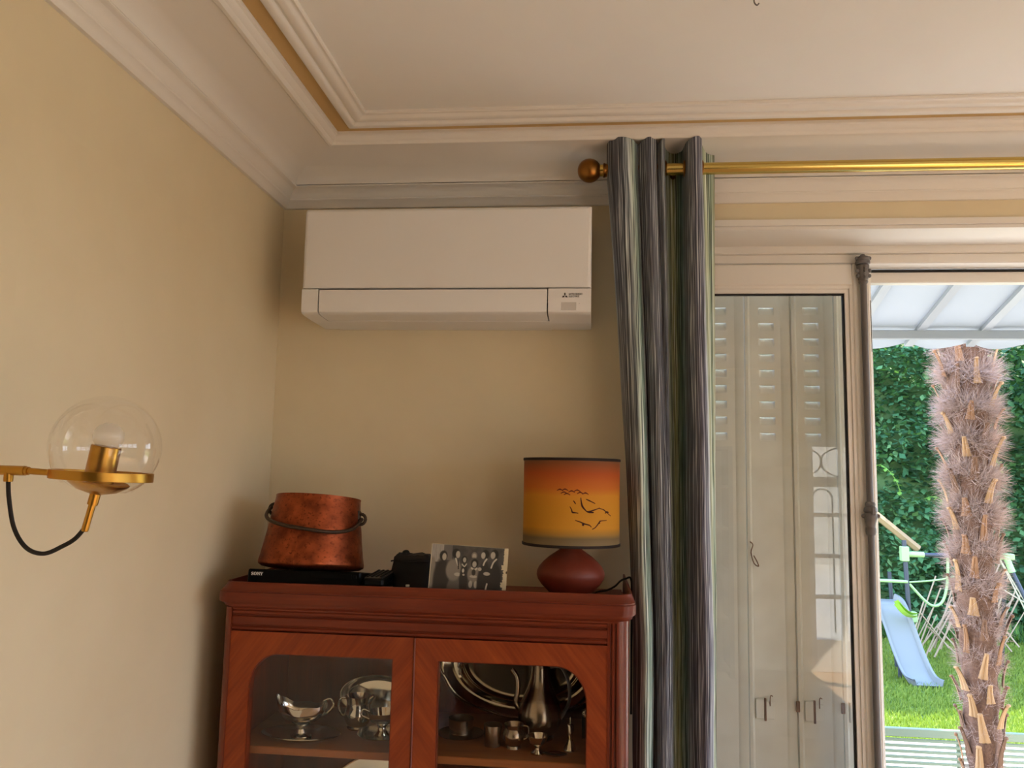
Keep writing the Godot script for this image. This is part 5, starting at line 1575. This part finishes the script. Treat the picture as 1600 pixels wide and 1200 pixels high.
func build_palm(rng: RandomNumberGenerator) -> void:
	var t := thing("palm_tree", "shaggy brown palm trunk standing behind the awning", "palm", Vector3(3.229, -0.9, -2.75))
	var H := 4.2
	var rad := func(y: float) -> float: return lerpf(0.082, 0.118, clampf((y - 0.8) / 2.4, 0, 1))
	var bn := noise(4.0, 61, 3)
	var tk := mb().grid(func(u: float, v: float) -> Vector3:
		var y := v * H
		var a := TAU * u
		var r: float = rad.call(y) + 0.014 * bn.get_noise_3d(cos(a) * 0.4, y, sin(a) * 0.4) + 0.008 * sin(y * 30.0 + a)
		return Vector3(cos(a) * r, y, sin(a) * r), 40, 110)
	part(t, "trunk", tk, M.palm_bark, 60.0)
	# cut leaf bases, spiralling up
	var sm := []
	for k in 3:
		var g := mb()
		g.grid(func(u: float, v: float) -> Vector3:
			var w := lerpf(0.030, 0.013, pow(v, 0.7)) * (1.0 if v < 0.97 else 0.5)
			var y := v * (0.13 + 0.02 * k)
			var z := 0.004 + 0.030 * v * v + 0.012 * sin(PI * u) * (1.0 - 0.3 * v) - (0.007 * exp(-pow((u - 0.5) * 9.0, 2.0)) if v < 0.9 else 0.0)
			return Vector3((u - 0.5) * 2.0 * w, y, z), 8, 8)
		g.grid(func(u: float, v: float) -> Vector3:
			var w := lerpf(0.030, 0.013, pow(v, 0.7))
			return Vector3((0.5 - u) * 2.0 * w, v * (0.13 + 0.02 * k), 0.002 + 0.026 * v * v), 4, 8)
		var tip := 0.13 + 0.02 * k
		g.bbox(Vector3(-0.012, tip - 0.012, 0.026), Vector3(0.012, tip + 0.004, 0.044), 0.004)
		sm.append(g.mesh(50.0))
	var i := 0
	var y := 0.72
	while y < 3.42:
		for q in 2:
			var a := i * 2.39996 + rng.randf_range(-0.2, 0.2)
			var r: float = rad.call(y)
			var b := Basis(Vector3.UP, a) * Basis(Vector3.RIGHT, rng.randf_range(-0.05, 0.22)) * Basis(Vector3.BACK, rng.randf_range(-0.15, 0.15)) * Basis.from_scale(Vector3(rng.randf_range(0.75, 1.15), rng.randf_range(0.75, 1.2), 1.0))
			same(t, "leaf_base", sm[i % 3], M.leaf_base[rng.randi() % 3], Transform3D(b, Vector3(sin(a) * (r + 0.014), y, cos(a) * (r + 0.014))))
			i += 1
			y += 0.027
	# fibre tufts
	var st := mb()
	var prev := Vector3.ZERO
	for s in 3:
		var z0 := s / 3.0
		var z1 := (s + 1) / 3.0
		var w0 := 0.5 * (1.0 - z0 * 0.8)
		var w1 := 0.5 * (1.0 - z1 * 0.8)
		var p0 := Vector3(0, 0.30 * z0 - 0.35 * z0 * z0, z0)
		var p1 := Vector3(0, 0.30 * z1 - 0.35 * z1 * z1, z1)
		st.quad(p0 + Vector3(-w0 * 0.022, 0, 0), p0 + Vector3(w0 * 0.022, 0, 0), p1 + Vector3(w1 * 0.022, 0, 0), p1 + Vector3(-w1 * 0.022, 0, 0))
	var smesh := st.mesh(80.0)
	var tn := noise(2.3, 91, 2)
	var xs := []
	var cols := PackedColorArray()
	for k in 90000:
		var yy := rng.randf_range(0.6, 3.45)
		var a := rng.randf() * TAU
		# tufts sit in uneven tiers, with bare sheath between them
		var tier := sin(TAU * yy / 0.21 + 2.6 * tn.get_noise_3d(cos(a) * 0.6, yy * 0.8, sin(a) * 0.6) + 0.9 * sin(a * 2.0))
		var cl := smoothstep(-0.25, 0.55, tier)
		var thick := clampf((yy - 0.9) / 1.4, 0.22, 1.0)
		if rng.randf() > maxf(cl, 0.07) * thick: continue
		var r: float = rad.call(yy)
		var len := rng.randf_range(0.045, 0.12) * (0.55 + 0.5 * thick) * (0.6 + 0.5 * cl)
		var b := Basis(Vector3.UP, a + rng.randf_range(-0.9, 0.9)) * Basis(Vector3.RIGHT, rng.randf_range(-1.25, 0.5)) * Basis(Vector3.BACK, rng.randf() * TAU)
		xs.append(Transform3D(b * Basis.from_scale(Vector3.ONE * len), Vector3(sin(a) * r, yy, cos(a) * r)))
		var g := rng.randf()
		cols.append(Color(0.40 + 0.26 * g, 0.285 + 0.21 * g, 0.235 + 0.19 * g))
	multi(t, "fibre", smesh, M.fibre, xs, cols)

func build_bench() -> void:
	var t := thing("garden_bench", "pale green slatted garden bench behind the palm trunk", "bench", Vector3(3.4, -0.9, -3.25))
	var x0 := -1.0
	var x1 := 1.25
	var top := 0.965
	part(t, "back_slat", mb().bbox(Vector3(x0, top - 0.052, -0.02), Vector3(x1, top, 0.015), 0.004), M.bench)
	for k in 11:
		var y := top - 0.085 - 0.0345 * k
		part(t, "back_slat", mb().bbox(Vector3(x0, y, -0.012), Vector3(x1, y + 0.0185, 0.006), 0.003), M.bench)
	for x in [x0 + 0.02, -0.105, x1 - 0.05]:
		part(t, "back_post", mb().bbox(Vector3(x, 0.0, -0.03), Vector3(x + 0.024, top - 0.01, -0.0125), 0.003), M.bench)
		part(t, "front_leg", mb().bbox(Vector3(x, 0.0, -0.45), Vector3(x + 0.03, 0.43, -0.42), 0.003), M.bench)
	for k in 6:
		part(t, "seat_slat", mb().bbox(Vector3(x0, 0.43, -0.45 + 0.07 * k), Vector3(x1, 0.455, -0.395 + 0.07 * k), 0.004), M.bench)

func build_swing(rng: RandomNumberGenerator) -> void:
	var G := -0.9
	var z := -9.2
	var t := thing("swing_set", "dark metal swing frame with light green joints beside the slide", "swing", Vector3(5.8, G, z))
	wpart(t, "crossbar", mb().tube([Vector3(5.22, 0.67, z), Vector3(6.52, 0.68, z)], 0.028, 10), M.dark_steel)
	wpart(t, "leg", mb().tube([Vector3(6.50, 0.66, z), Vector3(6.98, G, z + 0.45)], 0.026, 10), M.dark_steel)
	wpart(t, "leg", mb().tube([Vector3(6.50, 0.66, z), Vector3(6.62, G, z - 0.5)], 0.026, 10), M.dark_steel)
	wpart(t, "leg", mb().tube([Vector3(5.20, 0.86, z), Vector3(5.26, G, z)], 0.030, 10), M.dark_steel)
	wpart(t, "leg", mb().tube([Vector3(5.10, 0.40, z - 0.3), Vector3(5.16, G, z - 0.3)], 0.026, 10), M.dark_steel)
	wpart(t, "leg", mb().tube([Vector3(4.92, 0.95, z - 0.5), Vector3(4.95, G, z - 0.5)], 0.030, 10), M.dark_steel)
	wpart(t, "joint", mb().bbox(Vector3(5.15, 0.58, z - 0.05), Vector3(5.25, 0.78, z + 0.05), 0.01), M.mint)
	wpart(t, "joint", mb().tube([Vector3(5.24, 0.675, z), Vector3(5.45, 0.675, z)], 0.04, 10), M.mint)
	wpart(t, "joint", mb().bbox(Vector3(6.40, 0.64, z - 0.05), Vector3(6.60, 0.72, z + 0.05), 0.01), M.mint)
	wpart(t, "joint", mb().tube([Vector3(6.49, 0.70, z + 0.02), Vector3(6.55, 0.48, z + 0.06)], 0.042, 10), M.mint)
	wpart(t, "joint", mb().bbox(Vector3(5.12, -0.22, z - 0.02), Vector3(5.32, -0.08, z + 0.06), 0.01), M.mint)
	wpart(t, "handrail", mb().tube([Vector3(4.6, 0.32, z + 0.02), Vector3(5.22, 0.31, z + 0.02)], 0.022, 8), M.mint)
	wpart(t, "roof_beam", mb().tube([Vector3(4.60, 1.42, z - 0.1), Vector3(5.42, 0.74, z - 0.1)], 0.055, 6), M.raw_wood)
	wpart(t, "rope", mb().tube(spline([Vector3(5.76, 0.65, z), Vector3(5.74, 0.30, z), Vector3(5.66, 0.05, z), Vector3(5.50, 0.02, z), Vector3(5.25, 0.28, z)], 20), 0.018, 6), M.mint)
	wpart(t, "rope", mb().tube(spline([Vector3(5.22, 0.30, z), Vector3(5.7, 0.36, z), Vector3(6.1, 0.50, z), Vector3(6.40, 0.66, z)], 16), 0.012, 6), M.mint)
	for s in [[6.42, 0.66, 6.80, -0.30], [6.36, 0.30, 6.86, -0.02], [6.42, 0.66, 6.70, 0.05]]:
		wpart(t, "rope", mb().tube([Vector3(s[0], s[1], z), Vector3(s[2], s[3], z + 0.1)], 0.010, 6), M.rope)
	# lime seats
	for s in [[4.98, 5.24, 0.06, -0.10], [6.80, 7.1, -0.62, -0.2]]:
		var g := mb().grid(func(u: float, v: float) -> Vector3:
			return Vector3(lerpf(s[0], s[1], u), lerpf(s[2], s[3], u) - 0.06 * sin(PI * u) + 0.05 * v, z + 0.25 + 0.16 * (v - 0.5)), 10, 4)
		g.grid(func(u: float, v: float) -> Vector3:
			return Vector3(lerpf(s[0], s[1], u), lerpf(s[2], s[3], u) - 0.06 * sin(PI * u) + 0.05 * v - 0.035, z + 0.25 + 0.16 * (v - 0.5)), 10, 4)
		wpart(t, "swing_seat", g, M.lime, 50.0)

	# slide
	var sl := thing("slide", "pale blue plastic garden slide ending on the lawn", "slide", Vector3(5.15, G, -8.8))
	var prof := func(v: float) -> Vector3:
		var y: float = catmull([0.05, -0.02, -0.30, -0.62, -0.84, -0.87], v)
		return Vector3(lerpf(4.93, 5.17, v), y, lerpf(-9.35, -8.45, v))
	var sm := mb()
	var rise := [0.07, 0.075, 0.07, 0.0, 0.0, 0.0, 0.07, 0.075, 0.07]
	var off := [-0.20, -0.185, -0.17, -0.155, 0.0, 0.155, 0.17, 0.185, 0.20]
	for i in 24:
		for k in 8:
			var a: Vector3 = prof.call(i / 24.0); var b: Vector3 = prof.call((i + 1) / 24.0)
			sm.quad(a + Vector3(off[k], rise[k], 0), a + Vector3(off[k + 1], rise[k + 1], 0), b + Vector3(off[k + 1], rise[k + 1], 0), b + Vector3(off[k], rise[k], 0))
			sm.quad(a + Vector3(off[k], rise[k] - 0.02, 0), b + Vector3(off[k], rise[k] - 0.02, 0), b + Vector3(off[k + 1], rise[k + 1] - 0.02, 0), a + Vector3(off[k + 1], rise[k + 1] - 0.02, 0))
	wpart(sl, "chute", sm, M.slide, 50.0)
	wpart(sl, "support", mb().tube([Vector3(5.0, -0.5, -8.95), Vector3(5.0, G, -8.95)], 0.025, 8), M.dark_steel)

	# collapsed lattice of thin laths
	for side in 2:
		var la := thing("folding_trellis", ["folded trellis of thin wooden laths behind the slide", "folded trellis of thin laths right of the palm trunk"][side], "trellis", Vector3(5.9 if side == 0 else 6.95, G, -10.3 if side == 0 else -10.75), "folded trellises by the hedge")
		var m := mb().bbox(Vector3(-0.011, 0, -0.006), Vector3(0.011, 1.0, 0.006), 0.002).mesh(0.0)
		for k in 17:
			var x := rng.randf_range(-0.35, 0.15)
			var lean := rng.randf_range(-0.75, -0.3) if k % 3 else rng.randf_range(0.4, 0.9)
			var ln := rng.randf_range(0.55, 1.35) if k % 3 else rng.randf_range(0.3, 0.7)
			var b := Basis(Vector3.BACK, lean) * Basis(Vector3.UP, rng.randf() * 3.0) * Basis.from_scale(Vector3(1, ln, 1))
			same(la, "lath", m, M.lath, Transform3D(b, Vector3(x + (0.0 if lean < 0 else 0.5), rng.randf_range(0.0, 0.25), 0.012 * k)))

func build_shutter() -> void:
	# folding metal shutter, closed behind the left leaf
	var t := thing("folding_shutter", "cream folding metal shutter with rows of slots behind the closed window leaf", "shutter", Vector3(1.5, 0.0, -0.34))
	var z := -0.335
	var folds := [1.145, 1.305, 1.454, 1.602, 1.738, 1.848]
	# pressed slots: the strip below each cut bends outwards and leaves a slit to look through
	var louvre := mb()
	for side in 2:
		louvre.grid(func(u: float, v: float) -> Vector3:
			var e := pow(maxf(sin(PI * u), 0.0), 0.3)
			return Vector3((u - 0.5) * 0.050, -v * 0.027, -0.0098 * e * pow(1.0 - v, 0.8) - 0.001 * side), 12, 6)
	var lm := louvre.mesh(50.0)
	for i in folds.size() - 1:
		var a: float = folds[i]
		var b: float = folds[i + 1]
		var y0 := 0.06
		var y1 := 2.25
		var zz := z + (0.004 if i % 2 else 0.0)
		var cx: float = [1.19, 1.373, 1.527, 1.668, 1.800][i]
		var lx := cx - 0.025
		var rx := cx + 0.025
		var pm := mb()
		pm.xf = Transform3D(ALONG_Y, Vector3.ZERO)
		pm.extrude(PackedVector2Array([Vector2(a, zz - 0.002), Vector2(a + 0.003, zz + 0.010), Vector2(a + 0.012, zz + 0.011), Vector2(a + 0.020, zz + 0.001), Vector2(lx, zz), Vector2(lx, zz - 0.004), Vector2(a, zz - 0.004)]), y0, y1)
		pm.extrude(PackedVector2Array([Vector2(rx, zz), Vector2(b - 0.030, zz), Vector2(b - 0.022, zz + 0.004), Vector2(b - 0.0006, zz + 0.006), Vector2(b - 0.0006, zz - 0.004), Vector2(rx, zz - 0.004)]), y0, y1)
		pm.xf = Transform3D()
		var upper := y1
		for k in 9:
			var y := 2.190 - 0.0518 * k
			pm.box(Vector3(lx, y, zz - 0.004), Vector3(rx, upper, zz))
			upper = y - 0.026
		pm.box(Vector3(lx, y0, zz - 0.004), Vector3(rx, upper, zz))
		var pn := wpart(t, "panel", pm, M.shutter, 25.0)
		for k in 9:
			same(pn, "slot_flap", lm, M.shutter, Transform3D(Basis(), Vector3(cx, 2.190 - 0.0518 * k, zz - 0.0005) - t.position))
		if i >= 2:
			var x: float = a + 0.022
			wpart(pn, "latch", mb().bbox(Vector3(x, 0.885, zz + 0.001), Vector3(x + 0.026, 0.945, zz + 0.008), 0.001), M.shutter)
			wpart(pn, "latch", mb().bbox(Vector3(x + 0.031, 0.885, zz + 0.001), Vector3(x + 0.056, 0.936, zz + 0.007), 0.001), M.shutter)
			wpart(pn, "latch_pin", mb().tube([Vector3(x + 0.0285, 0.880, zz + 0.008), Vector3(x + 0.0285, 0.948, zz + 0.008)], 0.0035, 8), M.rust)
			wpart(pn, "latch_hook", mb().tube(spline([Vector3(x + 0.043, 0.925, zz + 0.009), Vector3(x + 0.043, 0.950, zz + 0.010), Vector3(x + 0.046, 0.957, zz + 0.010), Vector3(x + 0.051, 0.954, zz + 0.010)], 10), 0.0016, 6), M.rust)
		if i >= 3:
			wpart(pn, "hinge_stain", mb().bbox(Vector3(a - 0.006, 0.912, zz + 0.009), Vector3(a + 0.006, 0.945, zz + 0.013), 0.002), M.rust)
		if i == 2:
			wpart(pn, "hook", mb().tube(spline([Vector3(a + 0.010, 1.428, zz + 0.012), Vector3(a + 0.018, 1.418, zz + 0.016), Vector3(a + 0.012, 1.395, zz + 0.016), Vector3(a + 0.020, 1.362, zz + 0.018), Vector3(a + 0.034, 1.352, zz + 0.018), Vector3(a + 0.030, 1.366, zz + 0.018), Vector3(a + 0.020, 1.385, zz + 0.016)], 24), 0.002, 6), M.rust)

func build_small() -> void:
	var h := thing("ceiling_hook", "tiny dark hook in the middle of the white ceiling", "hook", Vector3(1.274, ROOM_H, 0.795))
	part(h, "hook", mb().tube(spline([Vector3(0, 0.0, 0), Vector3(0, -0.010, 0), Vector3(0.005, -0.016, 0), Vector3(0.009, -0.012, 0)], 10), 0.0015, 6), M.iron)
